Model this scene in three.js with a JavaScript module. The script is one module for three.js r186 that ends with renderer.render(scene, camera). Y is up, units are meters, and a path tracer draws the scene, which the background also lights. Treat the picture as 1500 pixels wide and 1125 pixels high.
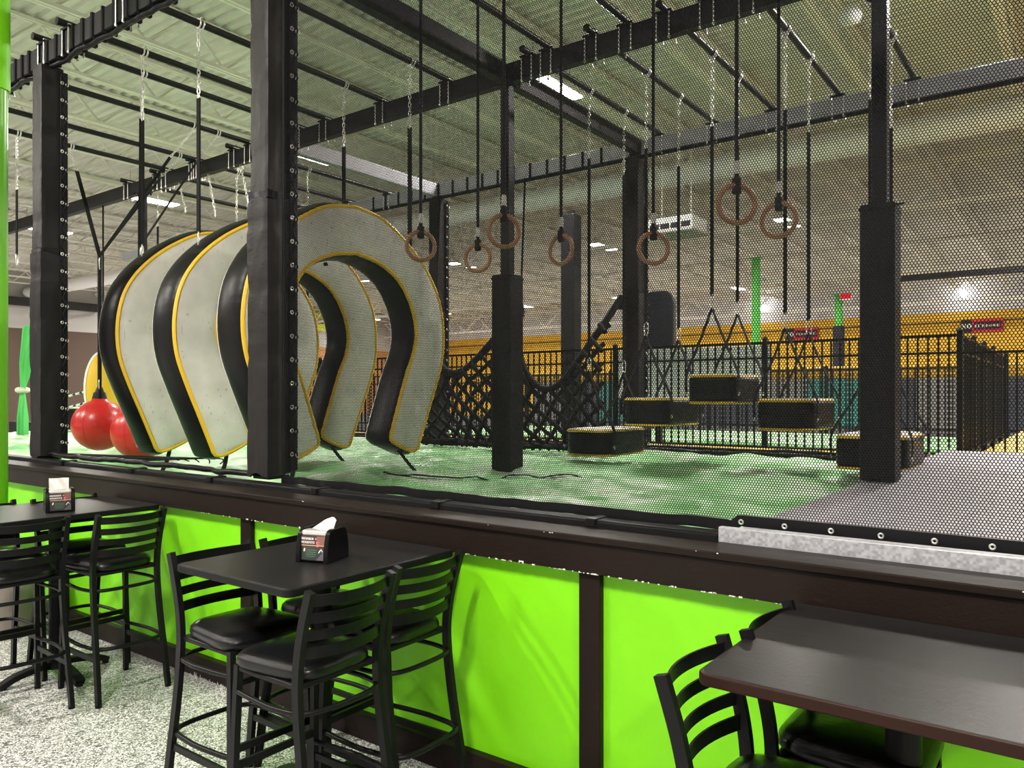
import * as THREE from 'three';
import { RoundedBoxGeometry } from 'three/addons/geometries/RoundedBoxGeometry.js';
import { mergeGeometries } from 'three/addons/utils/BufferGeometryUtils.js';
import { RectAreaLightUniformsLib } from 'three/addons/lights/RectAreaLightUniformsLib.js';

// ---------------------------------------------------------------- camera, exposure, lights
// World: x runs along the green knee wall (left to right), y is up, -z runs from the diners into the course.
const scene = new THREE.Scene();
scene.background = new THREE.Color(0x000000);
const camera = new THREE.PerspectiveCamera(2 * Math.atan(562.5 / 1137) * 180 / Math.PI, 1500 / 1125, 0.05, 200);
camera.position.set(0, 1.75, 0);
camera.rotation.set(0, 36.5 * Math.PI / 180, 0);
camera.setViewOffset(1500, 1125, 0, -17.35, 1500, 1125);
camera.updateProjectionMatrix();
scene.add(camera);
const renderer = new THREE.WebGLRenderer({ antialias: true });
renderer.toneMapping = THREE.LinearToneMapping;
renderer.toneMappingExposure = 2.4;
renderer.shadowMap.enabled = true;
renderer.shadowMap.type = THREE.PCFSoftShadowMap;
RectAreaLightUniformsLib.init();
// rows of high-bay fixtures hung under the joists: [x positions], [depths]
const LIGHT_Y = 6.42, LIGHT_L = 1.25, LIGHT_W = 0.36, LIGHT_POWER = 150, LIGHT_COLOR = 0xfff8ee;
const LIGHT_A = [-35.0, -29.3, -23.6, -18.0, -12.2, -6.5, -0.8, 4.9];
const LIGHT_B = [-1.7, 9.8, 21.3, 32.9];

// ---------------------------------------------------------------- helpers
const V = (a, y, b) => new THREE.Vector3(a, y, -b);
let seed = 7;
const rnd = () => { seed = (seed * 1664525 + 1013904223) >>> 0; return seed / 4294967296; };
const rr = (lo, hi) => lo + (hi - lo) * rnd();
const used = {};
function numbered(n) { const k = used[n] = (used[n] ?? -1) + 1; return k ? n + '_' + String(k).padStart(3, '0') : n; }
function hash(x, y, s) { let h = (x * 374761393 + y * 668265263 + s * 2147483647) | 0; h = Math.imul(h ^ (h >>> 13), 1274126177); h ^= h >>> 16; return (h >>> 0) / 4294967296; }
function noise2(x, y, per, s) { // tileable value noise
  const xi = Math.floor(x), yi = Math.floor(y), fx = x - xi, fy = y - yi;
  const u = fx * fx * (3 - 2 * fx), v = fy * fy * (3 - 2 * fy), m = (n) => per ? ((n % per) + per) % per : n;
  const a = hash(m(xi), m(yi), s), b = hash(m(xi + 1), m(yi), s), c = hash(m(xi), m(yi + 1), s), d = hash(m(xi + 1), m(yi + 1), s);
  return a + (b - a) * u + (c - a) * v + (a - b - c + d) * u * v;
}
function fbm(x, y, per, s, oct = 4) { let r = 0, k = 0.5, t = 0; for (let i = 0; i < oct; i++) { r += k * noise2(x, y, per, s + i); t += k; x *= 2; y *= 2; if (per) per *= 2; k *= 0.5; } return r / t; }
function tex(size, metres, fn, color = true) {
  const d = new Uint8Array(size * size * 4);
  for (let y = 0; y < size; y++) for (let x = 0; x < size; x++) { const c = fn(x / size, y / size, x, y), i = (y * size + x) * 4; d[i] = c[0]; d[i + 1] = c[1]; d[i + 2] = c[2]; d[i + 3] = 255; }
  const t = new THREE.DataTexture(d, size, size, THREE.RGBAFormat); t.wrapS = t.wrapT = THREE.RepeatWrapping; t.magFilter = THREE.LinearFilter; t.minFilter = THREE.LinearMipmapLinearFilter; t.generateMipmaps = true;
  if (color) t.colorSpace = THREE.SRGBColorSpace; t.repeat.set(1 / metres, 1 / metres); t.needsUpdate = true; return t;
}
const g3 = (v) => { const k = Math.max(0, Math.min(255, v * 255)); return [k, k, k]; };
function boxUV(g) { // uv in metres from the dominant axis of the normal
  if (!g.attributes.normal) g.computeVertexNormals();
  const p = g.attributes.position, n = g.attributes.normal, uv = new Float32Array(p.count * 2);
  for (let i = 0; i < p.count; i++) {
    const nx = Math.abs(n.getX(i)), ny = Math.abs(n.getY(i)), nz = Math.abs(n.getZ(i));
    if (ny >= nx && ny >= nz) { uv[2 * i] = p.getX(i); uv[2 * i + 1] = p.getZ(i); }
    else if (nx >= nz) { uv[2 * i] = p.getZ(i); uv[2 * i + 1] = p.getY(i); } else { uv[2 * i] = p.getX(i); uv[2 * i + 1] = p.getY(i); }
  }
  g.setAttribute('uv', new THREE.BufferAttribute(uv, 2)); return g;
}
function mg(list) {
  if (!Array.isArray(list)) return list;
  const l = list.map((g) => { const k = g.index ? g.toNonIndexed() : g; for (const n of Object.keys(k.attributes)) if (!['position', 'normal', 'uv'].includes(n)) k.deleteAttribute(n); if (!k.attributes.uv) boxUV(k); return k; });
  return mergeGeometries(l);
}
function box(a0, a1, y0, y1, b0, b1) { const g = new THREE.BoxGeometry(a1 - a0, y1 - y0, b1 - b0); g.translate((a0 + a1) / 2, (y0 + y1) / 2, -(b0 + b1) / 2); return boxUV(g); }
function rbox(a0, a1, y0, y1, b0, b1, r = 0.01, s = 2) { const g = new RoundedBoxGeometry(a1 - a0, y1 - y0, b1 - b0, s, r); g.translate((a0 + a1) / 2, (y0 + y1) / 2, -(b0 + b1) / 2); return boxUV(g); }
const UP = new THREE.Vector3(0, 1, 0);
function orient(g, p, q) { // geometry along +y, centred -> between p and q
  const d = q.clone().sub(p), l = d.length(), m = new THREE.Matrix4();
  m.makeRotationFromQuaternion(new THREE.Quaternion().setFromUnitVectors(UP, d.divideScalar(l))); m.setPosition(p.clone().add(q).multiplyScalar(0.5)); g.applyMatrix4(m); return g;
}
function rod(p, q, r, s = 8) { return orient(new THREE.CylinderGeometry(r, r, p.distanceTo(q), s), p, q); }
function bar(p, q, w, d) { // box section between two points, w horizontal
  const z = q.clone().sub(p), l = z.length(); z.normalize(); const ref = Math.abs(z.y) > 0.95 ? new THREE.Vector3(0, 0, 1) : UP;
  const x = new THREE.Vector3().crossVectors(ref, z).normalize(), y = new THREE.Vector3().crossVectors(z, x);
  const g = new THREE.BoxGeometry(w, d, l); const m = new THREE.Matrix4().makeBasis(x, y, z); m.setPosition(p.clone().add(q).multiplyScalar(0.5)); g.applyMatrix4(m); return g;
}
function tube(pts, r, seg = 24, rad = 6, closed = false) { return new THREE.TubeGeometry(new THREE.CatmullRomCurve3(pts, closed, 'centripetal'), seg, r, rad, closed); }
function sweepRect(pts, w, h, seg, xAxis) { // rectangular section swept along a curve; xAxis = fixed side direction
  const c = new THREE.CatmullRomCurve3(pts, false, 'centripetal'), P = [], I = [];
  for (let i = 0; i <= seg; i++) {
    const p = c.getPoint(i / seg), t = c.getTangent(i / seg), x = xAxis.clone().addScaledVector(t, -xAxis.dot(t)).normalize(), y = new THREE.Vector3().crossVectors(t, x);
    for (const [sx, sy] of [[-1, -1], [1, -1], [1, 1], [-1, 1]]) { const q = p.clone().addScaledVector(x, sx * w / 2).addScaledVector(y, sy * h / 2); P.push(q.x, q.y, q.z); }
  }
  for (let i = 0; i < seg; i++) for (let k = 0; k < 4; k++) { const a = i * 4 + k, b = i * 4 + (k + 1) % 4; I.push(a, b, a + 4, b, b + 4, a + 4); }
  I.push(0, 2, 1, 0, 3, 2); const e = seg * 4; I.push(e, e + 1, e + 2, e, e + 2, e + 3);
  const g = new THREE.BufferGeometry(); g.setAttribute('position', new THREE.Float32BufferAttribute(P, 3)); g.setIndex(I);
  const n = g.toNonIndexed(); n.computeVertexNormals(); return boxUV(n);
}
function thing(name, label, category, base = V(0, 0, 0), group) {
  const o = new THREE.Group(); o.name = numbered(name); o.position.copy(base); o.userData = { label, category }; if (group) o.userData.group = group; scene.add(o); return o;
}
function mesh(name, g, m) { const o = new THREE.Mesh(mg(g), m); o.name = name; o.castShadow = o.receiveShadow = true; return o; }
function part(t, name, g, m, label) { // g in world coordinates
  const k = mg(g); k.translate(-t.position.x, -t.position.y, -t.position.z); const o = mesh(name, k, m); if (label) o.userData.label = label; t.add(o); return o;
}
function lpart(t, name, g, m, label) { const o = mesh(name, g, m); if (label) o.userData.label = label; t.add(o); return o; } // g in local coordinates
function struct(name, g, m, parent = scene) { const o = mesh(parent === scene ? numbered(name) : name, g, m); if (parent === scene) o.userData.kind = 'structure'; parent.add(o); return o; }
function solo(name, label, category, g, m, group) { const o = mesh(numbered(name), g, m); o.userData = { label, category }; if (group) o.userData.group = group; scene.add(o); return o; }
function copy(o, label) { const c = o.clone(); c.name = numbered(o.name.replace(/_\d{3}$/, '')); c.userData = { ...o.userData }; if (label) c.userData.label = label; scene.add(c); return c; }
const col = (r, g, b) => new THREE.Color().setRGB(r, g, b);
const dark = (c, rough, o = {}) => new THREE.MeshPhysicalMaterial({ color: c, roughness: rough, specularIntensity: 0.3, ...o });
const std = (c, rough, o = {}) => new THREE.MeshStandardMaterial({ color: c, roughness: rough, ...o });

// ---------------------------------------------------------------- materials
const tBumpVinyl = tex(512, 0.9, (u, v) => g3(0.5 * fbm(u * 6, v * 6, 6, 3, 5) + 0.5 * Math.abs(fbm(u * 4, v * 9, 1, 9, 3) * 2 - 1)), false);
const tFine = tex(256, 0.25, (u, v) => g3(fbm(u * 32, v * 32, 32, 21, 3)), false);
const tFloor = tex(1024, 0.6, (u, v, x, y) => {
  const n = noise2(u * 95, v * 95, 95, 31), m = noise2(u * 66 + 7, v * 66, 66, 33), k = noise2(u * 180, v * 180, 180, 35);
  let c = 0.93 + 0.07 * k; if (n > 0.62) c = 0.60; if (m > 0.70) c = 0.42; if (n < 0.22) c = 0.16 + 0.1 * k; if (m < 0.18) c = 0.30; return [c * 250, c * 250, c * 247];
});
const tWood = tex(512, 1.0, (u, v) => { const n = fbm(u * 3, v * 60, 0, 41, 4), k = 0.8 + 0.4 * n; return [31 * k, 30 * k, 30 * k]; });
const tCanvas = tex(512, 0.7, (u, v, x, y) => { const w = 0.94 + 0.06 * (((x >> 1) + (y >> 1)) & 1), n = fbm(u * 5, v * 5, 5, 51, 5), s = noise2(u * 40, v * 14, 40, 53) > 0.93 ? 0.86 : 1; const k = w * (0.9 + 0.16 * n) * s; return [214 * k, 212 * k, 205 * k]; });
const tScuff = tex(512, 1.3, (u, v) => { const n = fbm(u * 5, v * 5, 5, 61, 5), s = noise2(u * 9, v * 120, 0, 63) > 0.9 ? 1.25 : 1; const k = (0.82 + 0.36 * n) * s; return [29 * k, 21 * k, 18 * k]; });
const tGreen = tex(512, 1.5, (u, v) => { const n = fbm(u * 5, v * 5, 5, 71, 5), k = 0.95 + 0.1 * n; return [124 * k, 216 * k, 0]; });
const tMat = tex(512, 2.6, (u, v) => { const n = fbm(u * 5, v * 7, 5, 81, 5), d = Math.max(0, fbm(u * 4 + 3, v * 6, 0, 83, 4) - 0.5) * 2.2, k = 0.9 + 0.25 * n; return [(128 + 100 * d) * k, (190 + 36 * d) * k, (124 + 102 * d) * k]; });  // whitish patches paint the light on the wrinkles into the green
const tDeck = tex(256, 0.5, (u, v) => { const k = 0.86 + 0.28 * fbm(u * 16, v * 16, 16, 91, 4); return [146 * k, 144 * k, 152 * k]; });
const tGalv = tex(256, 0.4, (u, v) => { const k = 0.85 + 0.3 * noise2(u * 44, v * 44, 44, 95); return [176 * k, 176 * k, 182 * k]; });
const tCeil = tex(512, 6, (u, v) => { const k = 0.9 + 0.2 * fbm(u * 8, v * 8, 8, 97, 5); return [216 * k, 214 * k, 204 * k]; });

const M = {
  floor: std(0xffffff, 0.38, { map: tFloor }),
  ceil: std(0xffffff, 0.8, { map: tCeil }),
  joist: std(col(0.78, 0.76, 0.68), 0.7),
  wallWhite: std(col(0.72, 0.72, 0.74), 0.85), wallYellow: std(col(0.82, 0.50, 0.04), 0.8), wallBrown: std(col(0.09, 0.06, 0.045), 0.8), wallOrange: std(col(0.42, 0.2, 0.06), 0.8), wallGrey: std(col(0.42, 0.41, 0.4), 0.85), wallDark: std(col(0.02, 0.018, 0.018), 0.8), wallLime: std(col(0.62, 0.72, 0.06), 0.8),
  trim: dark(0xffffff, 0.42, { map: tScuff, bumpMap: tFine, bumpScale: 0.0006 }),
  green: std(0xffffff, 0.5, { map: tGreen }),
  chip: std(col(0.75, 0.73, 0.7), 0.8),
  steel: dark(col(0.012, 0.012, 0.013), 0.42), pipe: dark(col(0.018, 0.017, 0.017), 0.34, { metalness: 0.2 }),
  beamGrey: std(col(0.36, 0.35, 0.40), 0.4),
  vinyl: dark(col(0.019, 0.0175, 0.0175), 0.44, { bumpMap: tBumpVinyl, bumpScale: 0.006 }),
  vinylBlack: dark(col(0.009, 0.009, 0.01), 0.36, { bumpMap: tBumpVinyl, bumpScale: 0.004 }),
  padBlack: dark(col(0.011, 0.011, 0.012), 0.5, { bumpMap: tFine, bumpScale: 0.0008 }),
  slate: dark(col(0.022, 0.024, 0.032), 0.5),
  cord: dark(col(0.012, 0.012, 0.013), 0.7), webbing: dark(col(0.015, 0.015, 0.016), 0.75, { bumpMap: tFine, bumpScale: 0.0006 }),
  net: dark(col(0.006, 0.006, 0.007), 0.7, { specularIntensity: 0.2 }),
  zinc: std(col(0.78, 0.77, 0.74), 0.28, { metalness: 0.9 }),
  galv: std(0xffffff, 0.35, { map: tGalv, metalness: 0.25 }),
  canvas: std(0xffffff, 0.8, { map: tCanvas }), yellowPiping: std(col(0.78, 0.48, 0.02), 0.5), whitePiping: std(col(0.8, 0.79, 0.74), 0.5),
  creamTop: std(col(0.72, 0.68, 0.58), 0.6),
  red: std(col(0.50, 0.018, 0.016), 0.3, { bumpMap: tFine, bumpScale: 0.0004 }),
  ring: std(col(0.30, 0.15, 0.075), 0.5), tape: std(col(0.5, 0.47, 0.43), 0.7),
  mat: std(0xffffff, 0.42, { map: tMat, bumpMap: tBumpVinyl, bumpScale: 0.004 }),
  deck: std(0xffffff, 0.5, { map: tDeck }),
  yellowPad: std(col(0.82, 0.50, 0.04), 0.5), tealPad: std(col(0.1, 0.42, 0.38), 0.5), bluePad: std(col(0.10, 0.11, 0.15), 0.5), banner: new THREE.MeshPhysicalMaterial({ color: col(0.86, 0.86, 0.88), roughness: 0.95, transmission: 0.5, thickness: 0 }),
  tableTop: dark(0xffffff, 0.33, { specularIntensity: 0.6, map: tWood, bumpMap: tFine, bumpScale: 0.0003 }), tableEdge: dark(col(0.022, 0.009, 0.006), 0.4),
  chair: dark(col(0.007, 0.007, 0.0075), 0.38), seat: dark(col(0.005, 0.005, 0.006), 0.28, { specularIntensity: 0.8, bumpMap: tFine, bumpScale: 0.0004 }), castIron: dark(col(0.008, 0.008, 0.008), 0.5),
  plasticBlack: dark(col(0.007, 0.007, 0.008), 0.25), chrome: std(col(0.8, 0.77, 0.76), 0.22, { metalness: 0.6 }), napkin: std(col(0.85, 0.82, 0.79), 0.9),
  poleGreen: std(col(0.13, 0.44, 0.012), 0.3), colGreen: std(col(0.08, 0.5, 0.06), 0.4),
  duct: std(col(0.88, 0.87, 0.86), 0.5), silk: std(col(0.12, 0.62, 0.16), 0.6, { side: THREE.DoubleSide }), bin: std(col(0.26, 0.22, 0.2), 0.45), white: std(col(0.8, 0.8, 0.8), 0.4),
};
M.lamp = new THREE.MeshStandardMaterial({ color: 0xffffff, emissive: LIGHT_COLOR, emissiveIntensity: 14, roughness: 0.6 });

// ---------------------------------------------------------------- the hall
const A0 = -38, A1 = 14, B0 = -9, B1 = 41, DECK_Y = 7.25;
struct('floor', box(A0, A1, -0.2, 0, B0, B1), M.floor);
{ // ribbed steel deck: trapezoid ribs running along x
  const s = new THREE.Shape(), p = 0.2, n = Math.round((B1 - B0) / p); s.moveTo(0, 0.3);
  s.lineTo(0, 0);
  for (let i = 0; i < n; i++) { const b = i * p; s.lineTo(b + 0.09, 0); s.lineTo(b + 0.115, 0.055); s.lineTo(b + 0.175, 0.055); s.lineTo(b + 0.2, 0); }
  s.lineTo(n * p, 0.3);
  const g = new THREE.ExtrudeGeometry(s, { depth: A1 - A0, bevelEnabled: false }); g.rotateY(Math.PI / 2); g.translate(A0, DECK_Y, -B0); struct('ceiling', boxUV(g), M.ceil);
}
{ // bar joists along depth and girders along x
  const L = B1 - B0, parts = [];
  for (const [dx, y] of [[-0.035, 0.03], [0.035, 0.03], [-0.035, 0.6], [0.035, 0.6]]) { const g = new THREE.BoxGeometry(0.05, 0.05, L); g.translate(dx, y, 0); parts.push(g); }
  const n = Math.round(L / 1.2);
  for (let i = 0; i < n; i++) { const z0 = -L / 2 + i * 1.2; parts.push(rod(new THREE.Vector3(0, 0.6, z0), new THREE.Vector3(0, 0.03, z0 + 0.6), 0.02, 4), rod(new THREE.Vector3(0, 0.03, z0 + 0.6), new THREE.Vector3(0, 0.6, z0 + 1.2), 0.02, 4)); }
  const g = mg(parts);
  for (let a = A0 + 1; a < A1; a += 1.9) { const o = struct('ceiling_joist', g, M.joist); o.position.set(a, DECK_Y - 0.65, -(B0 + B1) / 2); }
  const q = [], W = A1 - A0;
  for (const y of [0.05, 0.95]) for (const d of [-0.06, 0.06]) { const k = new THREE.BoxGeometry(W, 0.09, 0.07); k.translate(0, y, d); q.push(k); }
  const m = Math.round(W / 2);
  for (let i = 0; i < m; i++) { const x0 = -W / 2 + i * 2; q.push(bar(new THREE.Vector3(x0, 0.95, 0), new THREE.Vector3(x0 + 1, 0.05, 0), 0.06, 0.06), bar(new THREE.Vector3(x0 + 1, 0.05, 0), new THREE.Vector3(x0 + 2, 0.95, 0), 0.06, 0.06)); }
  const gg = mg(q);
  for (const b of [1.9, 18, 27, 37]) { const o = struct('ceiling_girder', gg, M.joist); o.position.set((A0 + A1) / 2, DECK_Y - 1.62, -b); }
}
struct('wall_back', [box(A0, A1, 5.6, DECK_Y + 0.2, B1, B1 + 0.3)], M.wallWhite);
struct('wall_back', [box(A0, A1, 0, 5.6, B1 - 0.02, B1 + 0.3)], M.wallYellow);
struct('trim_1', box(A0, A1, 5.13, 5.18, B1 - 0.05, B1 - 0.02), M.wallDark);
struct('wall_left', box(A0 - 0.3, A0, 5.6, DECK_Y + 0.2, B0, B1), M.wallGrey);
struct('wall_left', box(A0 - 0.3, A0, 4.75, 5.6, B0, B1), M.wallGrey);
struct('wall_left', box(A0 - 0.3, A0, 0, 4.75, B0, 20), M.wallBrown);
struct('wall_left', box(A0 - 0.3, A0, 0, 4.75, 20, B1), M.wallOrange);
struct('trim_2', box(A0, A0 + 0.3, 5.75, 6.1, B0, 20), M.wallDark);
struct('trim_3', box(A0, A0 + 0.12, 5.75, 6.9, 25, 34), M.wallLime);
struct('trim_4', box(A0 + 0.1, A0 + 0.2, 6.2, 6.35, 25, 34), M.wallDark);
struct('wall_right', box(A1, A1 + 0.3, 0, DECK_Y + 0.2, B0, B1), M.wallWhite);
struct('wall_front', box(A0, A1, 0, DECK_Y + 0.2, B0 - 0.3, B0), M.wallWhite);

// ---------------------------------------------------------------- the green knee wall in front of the course
const WB = 2.74, WA0 = -17, WA1 = 3.2, LEDGE = 1.185;
{
  const w = struct('knee_wall', box(WA0, WA1, 0, 1.02, WB + 0.04, WB + 0.16), M.trim); w.userData.label = 'low dark framed wall with bright green sheet panels along the course';
  struct('fascia', rbox(WA0, WA1, 1.03, LEDGE - 0.03, WB - 0.03, WB + 0.04, 0.004, 1), M.trim, w);
  struct('ledge_board', rbox(WA0, WA1, LEDGE - 0.03, LEDGE, WB - 0.045, WB + 0.16, 0.006, 2), M.trim, w);
  struct('baseboard', rbox(WA0, WA1, 0, 0.13, WB - 0.02, WB + 0.04, 0.004, 1), M.trim, w);
  // battens every 2.34 m, green sheets between them
  const bat = []; for (let k = -6; k <= 2; k++) bat.push(-1.63 + 2.34 * k);
  for (const a of bat) struct('batten', rbox(a - 0.05, a + 0.05, 0.13, 1.03, WB - 0.008, WB + 0.04, 0.004, 1), M.trim, w);
  for (let k = 0; k + 1 < bat.length; k++) {
    const a0 = bat[k] + 0.05, a1 = bat[k + 1] - 0.05, nx = 90, ny = 40, g = new THREE.PlaneGeometry(a1 - a0, 0.91, nx, ny), p = g.attributes.position;
    for (let i = 0; i < p.count; i++) {
      const u = p.getX(i) / (a1 - a0) + 0.5, v = p.getY(i) / 0.91 + 0.5, e = Math.min(1, 8 * Math.min(u, 1 - u)) * Math.min(1, 6 * Math.min(v, 1 - v));
      const slack = [0.8, 0.8, 0.9, 1, 1.6, 0.9, 0.4, 0.3][k] ?? 0.3;
      // sheet hangs from the top: creases fan out from pinch points on the top edge
      let z = 0.004 * Math.sin(u * 17 + v * 6 + k);
      for (const [pu, dir, s] of [[0.08, 0.5, 1], [0.33, -0.25, 0.7], [0.52, 0.42, 1], [0.6, -0.55, 0.6]]) { const c = u - pu - dir * (1 - v) * 0.7, r = Math.exp(-c * c * 900), q = Math.exp(-(c - 0.03) * (c - 0.03) * 500); z += s * slack * 0.028 * (r - 0.7 * q) * (0.25 + 0.75 * (1 - Math.abs(v - 0.5) * 1.6)); }
      z += slack * 0.02 * (fbm(u * 9 + v * 2, v * 2.2 - u, 0, 111 + k, 3) - 0.5);
      p.setZ(i, Math.max(-0.013, z) * e);
    }
    g.computeVertexNormals(); g.translate((a0 + a1) / 2, 0.13 + 0.455, -(WB + 0.022)); const uv = g.attributes.uv; for (let i = 0; i < uv.count; i++) uv.setXY(i, p.getX(i), p.getY(i));
    struct('green_panel', g, M.green, w);
  }
  const chips = []; // paint chipped off along the lower edge of the fascia and on the ledge
  for (let i = 0; i < 120; i++) { const a = i < 70 ? rr(-2.35, -0.75) : rr(-4.4, -2.4), s = rr(0.002, i % 9 ? 0.006 : 0.012); chips.push(box(a, a + s * rr(1, 3), 1.029, 1.029 + s, WB - 0.0312, WB - 0.0302)); }
  for (let i = 0; i < 9; i++) { const a = rr(-3.5, 0), s = rr(0.0015, 0.004); chips.push(box(a, a + s * rr(1, 4), LEDGE - 0.006, LEDGE - 0.006 + s, WB - 0.0462, WB - 0.0452)); }
  for (let i = 0; i < 60; i++) { const a = rr(-4.6, -3.6), s = rr(0.002, 0.005); chips.push(box(a, a + s, 0.001, 0.001 + s * rr(1, 5), WB - 0.0212, WB - 0.0202)); }
  const c = struct('paint_chips', chips, M.chip, w); c.userData.kind = 'stuff';
}
// raised course floor behind the wall, and the platforms beyond
struct('course_platform', box(WA0, 3.2, 0, 0.93, WB + 0.16, 9.75), M.wallDark);
struct('far_platform', box(-26, 6, 0, 0.98, 9.75, 24), M.wallDark);
struct('ledge_lip', [rbox(WA0, -1.15, LEDGE - 0.06, 1.215, 2.90, 3.0, 0.012, 2), ...[-3.55, -2.62, -1.72, -4.6, -5.6, -6.7].map((a) => rbox(a - 0.025, a + 0.025, LEDGE, 1.222, 2.886, 3.01, 0.006, 1))], M.vinylBlack);
struct('steel_plate', rbox(-1.15, 3.2, LEDGE - 0.02, 1.242, 2.90, 2.93, 0.004, 1), M.galv);

// grey deck on the right and the green airbag cover on the left
solo('grey_deck_mat', 'grey woven deck mat at the right end of the course', 'mat', rbox(-1.2, 3.2, 0.932, 1.185, 2.94, 9.2, 0.02, 2), M.deck);
{
  const a0 = -16.6, a1 = -1.205, b0 = 3.02, b1 = 8.95, nx = 260, nz = 150, g = new THREE.PlaneGeometry(a1 - a0, b1 - b0, nx, nz); g.rotateX(-Math.PI / 2);
  const p = g.attributes.position;
  for (let i = 0; i < p.count; i++) {
    const a = p.getX(i), b = p.getZ(i), e = Math.min(1, 1.2 * Math.min(a + (a1 - a0) / 2, (a1 - a0) / 2 - a, b + (b1 - b0) / 2, (b1 - b0) / 2 - b) + 0.25);
    const n = fbm(a * 0.85 + 20, b * 1.3 + 9, 0, 121, 4) - 0.5, r = Math.abs(fbm(a * 0.8 + 3, b * 2.6, 0, 127, 3) - 0.5);
    p.setY(i, 1.05 + e * (0.26 * n - 0.06 * Math.exp(-r * 40)) + (1 - e) * 0.03 * Math.sin(a * 9));
  }
  g.computeVertexNormals(); g.translate((a0 + a1) / 2, 0, -(b0 + b1) / 2); boxUV(g);
  const t = thing('airbag_mat', 'wrinkled green vinyl landing mat covering the course floor', 'mat', V((a0 + a1) / 2, 0.93, (b0 + b1) / 2));
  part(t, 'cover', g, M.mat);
  // black gathered edge along front and back
  const ruffle = (b, y, s) => { const q = [], n = 320; const P = []; for (let i = 0; i <= n; i++) { const a = a0 + (a1 - a0) * i / n; P.push(V(a, y + 0.022 * (fbm(a * 5, s, 0, 131, 3) - 0.4), b + 0.05 * (fbm(a * 4, s + 5, 0, 133, 3) - 0.5))); } q.push(new THREE.TubeGeometry(new THREE.CatmullRomCurve3(P), 700, 0.026, 6)); return q; };
  part(t, 'gathered_edge', ruffle(3.06, 1.10, 1), M.vinylBlack, 'black ruffled edge of the mat');
  part(t, 'gathered_edge', [...ruffle(8.9, 1.11, 4), ...ruffle(8.8, 1.08, 9)], M.vinylBlack, 'black ruffled edge of the mat');
  part(t, 'side_skirt', box(a0, a1, 0.931, 1.05, b1, b1 + 0.05), M.vinylBlack);
  const yAt = (a, b) => { let best = 9, y = 1.05; const pp = g.attributes.position; for (let i = 0; i < pp.count; i += 1) { const d = Math.abs(pp.getX(i) + t.position.x - a) + Math.abs(pp.getZ(i) + t.position.z + b); if (d < best) { best = d; y = pp.getY(i) + t.position.y; } } return y; };
  for (const [x0, z0, x1, z1] of [[-4.9, 4.75, -4.0, 5.35], [-4.0, 5.35, -3.4, 5.75]]) { const P = []; for (let i = 0; i <= 8; i++) { const a = x0 + (x1 - x0) * i / 8, b = z0 + (z1 - z0) * i / 8; P.push(V(a, yAt(a, b) + 0.02, b)); } part(t, 'webbing_strip', sweepRect(P, 0.05, 0.008, 16, new THREE.Vector3(0.5, 0, 0.8)), M.webbing, 'black webbing lying on the mat'); }
}
solo('edge_pad', 'yellow padded strip along the foot of the black fence', 'pad', rbox(-16.6, 3.2, 0.932, 1.12, 9.22, 9.36, 0.02, 2), M.yellowPad);
solo('walkway_mat', 'orange yellow padded walkway behind the low fence at the right', 'mat', rbox(-0.9, 3.4, 0.982, 1.16, 9.8, 15.5, 0.03, 2), M.yellowPad);
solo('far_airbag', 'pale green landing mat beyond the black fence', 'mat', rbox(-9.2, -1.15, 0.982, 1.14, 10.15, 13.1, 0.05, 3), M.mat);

// ---------------------------------------------------------------- frame: padded posts
function pad(w, d, y0, y1, amp, s, m = 40) { // soft wrapped pad, local x/z centred, y from y0 to y1
  const g = new RoundedBoxGeometry(w, y1 - y0, d, 4, 0.018).toNonIndexed(); const q = new THREE.BoxGeometry(w, y1 - y0, d, 8, m, 8), p = q.attributes.position;
  for (let i = 0; i < p.count; i++) {
    let x = p.getX(i), y = p.getY(i), z = p.getZ(i);
    const k = 1 + amp / w * 2 * (fbm(y * 5 + s, Math.atan2(z, x) * 2, 0, 141, 4) - 0.5) - amp / w * 0.8 * Math.exp(-Math.pow(((y + 10) % 0.42 - 0.21) * 30, 2));
    const cx = Math.abs(x) > w / 2 - 1e-4, cz = Math.abs(z) > d / 2 - 1e-4; const r = cx && cz ? 0.965 : 1;
    p.setXYZ(i, x * k * r, y + 0.012 * (Math.abs(y) > (y1 - y0) / 2 - 1e-4 ? Math.sin(x * 30 + z * 17 + s) : 0), z * k * r);
  }
  q.computeVertexNormals(); q.translate(0, (y0 + y1) / 2, 0); return boxUV(q);
}
function lacing(x, z, y0, y1, dx, dz) { // eyelets and a zigzag cord up one edge of a pad; dx,dz = outward direction
  const n = Math.floor((y1 - y0) / 0.15), eye = [], pts = []; const tx = -dz, tz = dx;
  for (let i = 0; i < n; i++) { const y = y0 + 0.07 + i * 0.15; for (const s of [-1, 1]) { const t = new THREE.TorusGeometry(0.011, 0.0045, 6, 12); t.rotateY(Math.atan2(dx, dz)); t.translate(x + dx * 0.004 + tx * 0.02 * s, y + s * 0.004, z + dz * 0.004 + tz * 0.02 * s); eye.push(t); } pts.push([y, -1], [y + 0.07, 1]); }
  const c = []; for (let i = 0; i + 1 < pts.length; i++) { const f = ([y, s]) => new THREE.Vector3(x + dx * 0.009 + tx * 0.02 * s, y, z + dz * 0.009 + tz * 0.02 * s); c.push(rod(f(pts[i]), f(pts[i + 1]), 0.005, 5)); }
  return [mg(eye), mg(c)];
}
const BEAM0 = 4.64, BEAM1 = 4.82;
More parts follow.
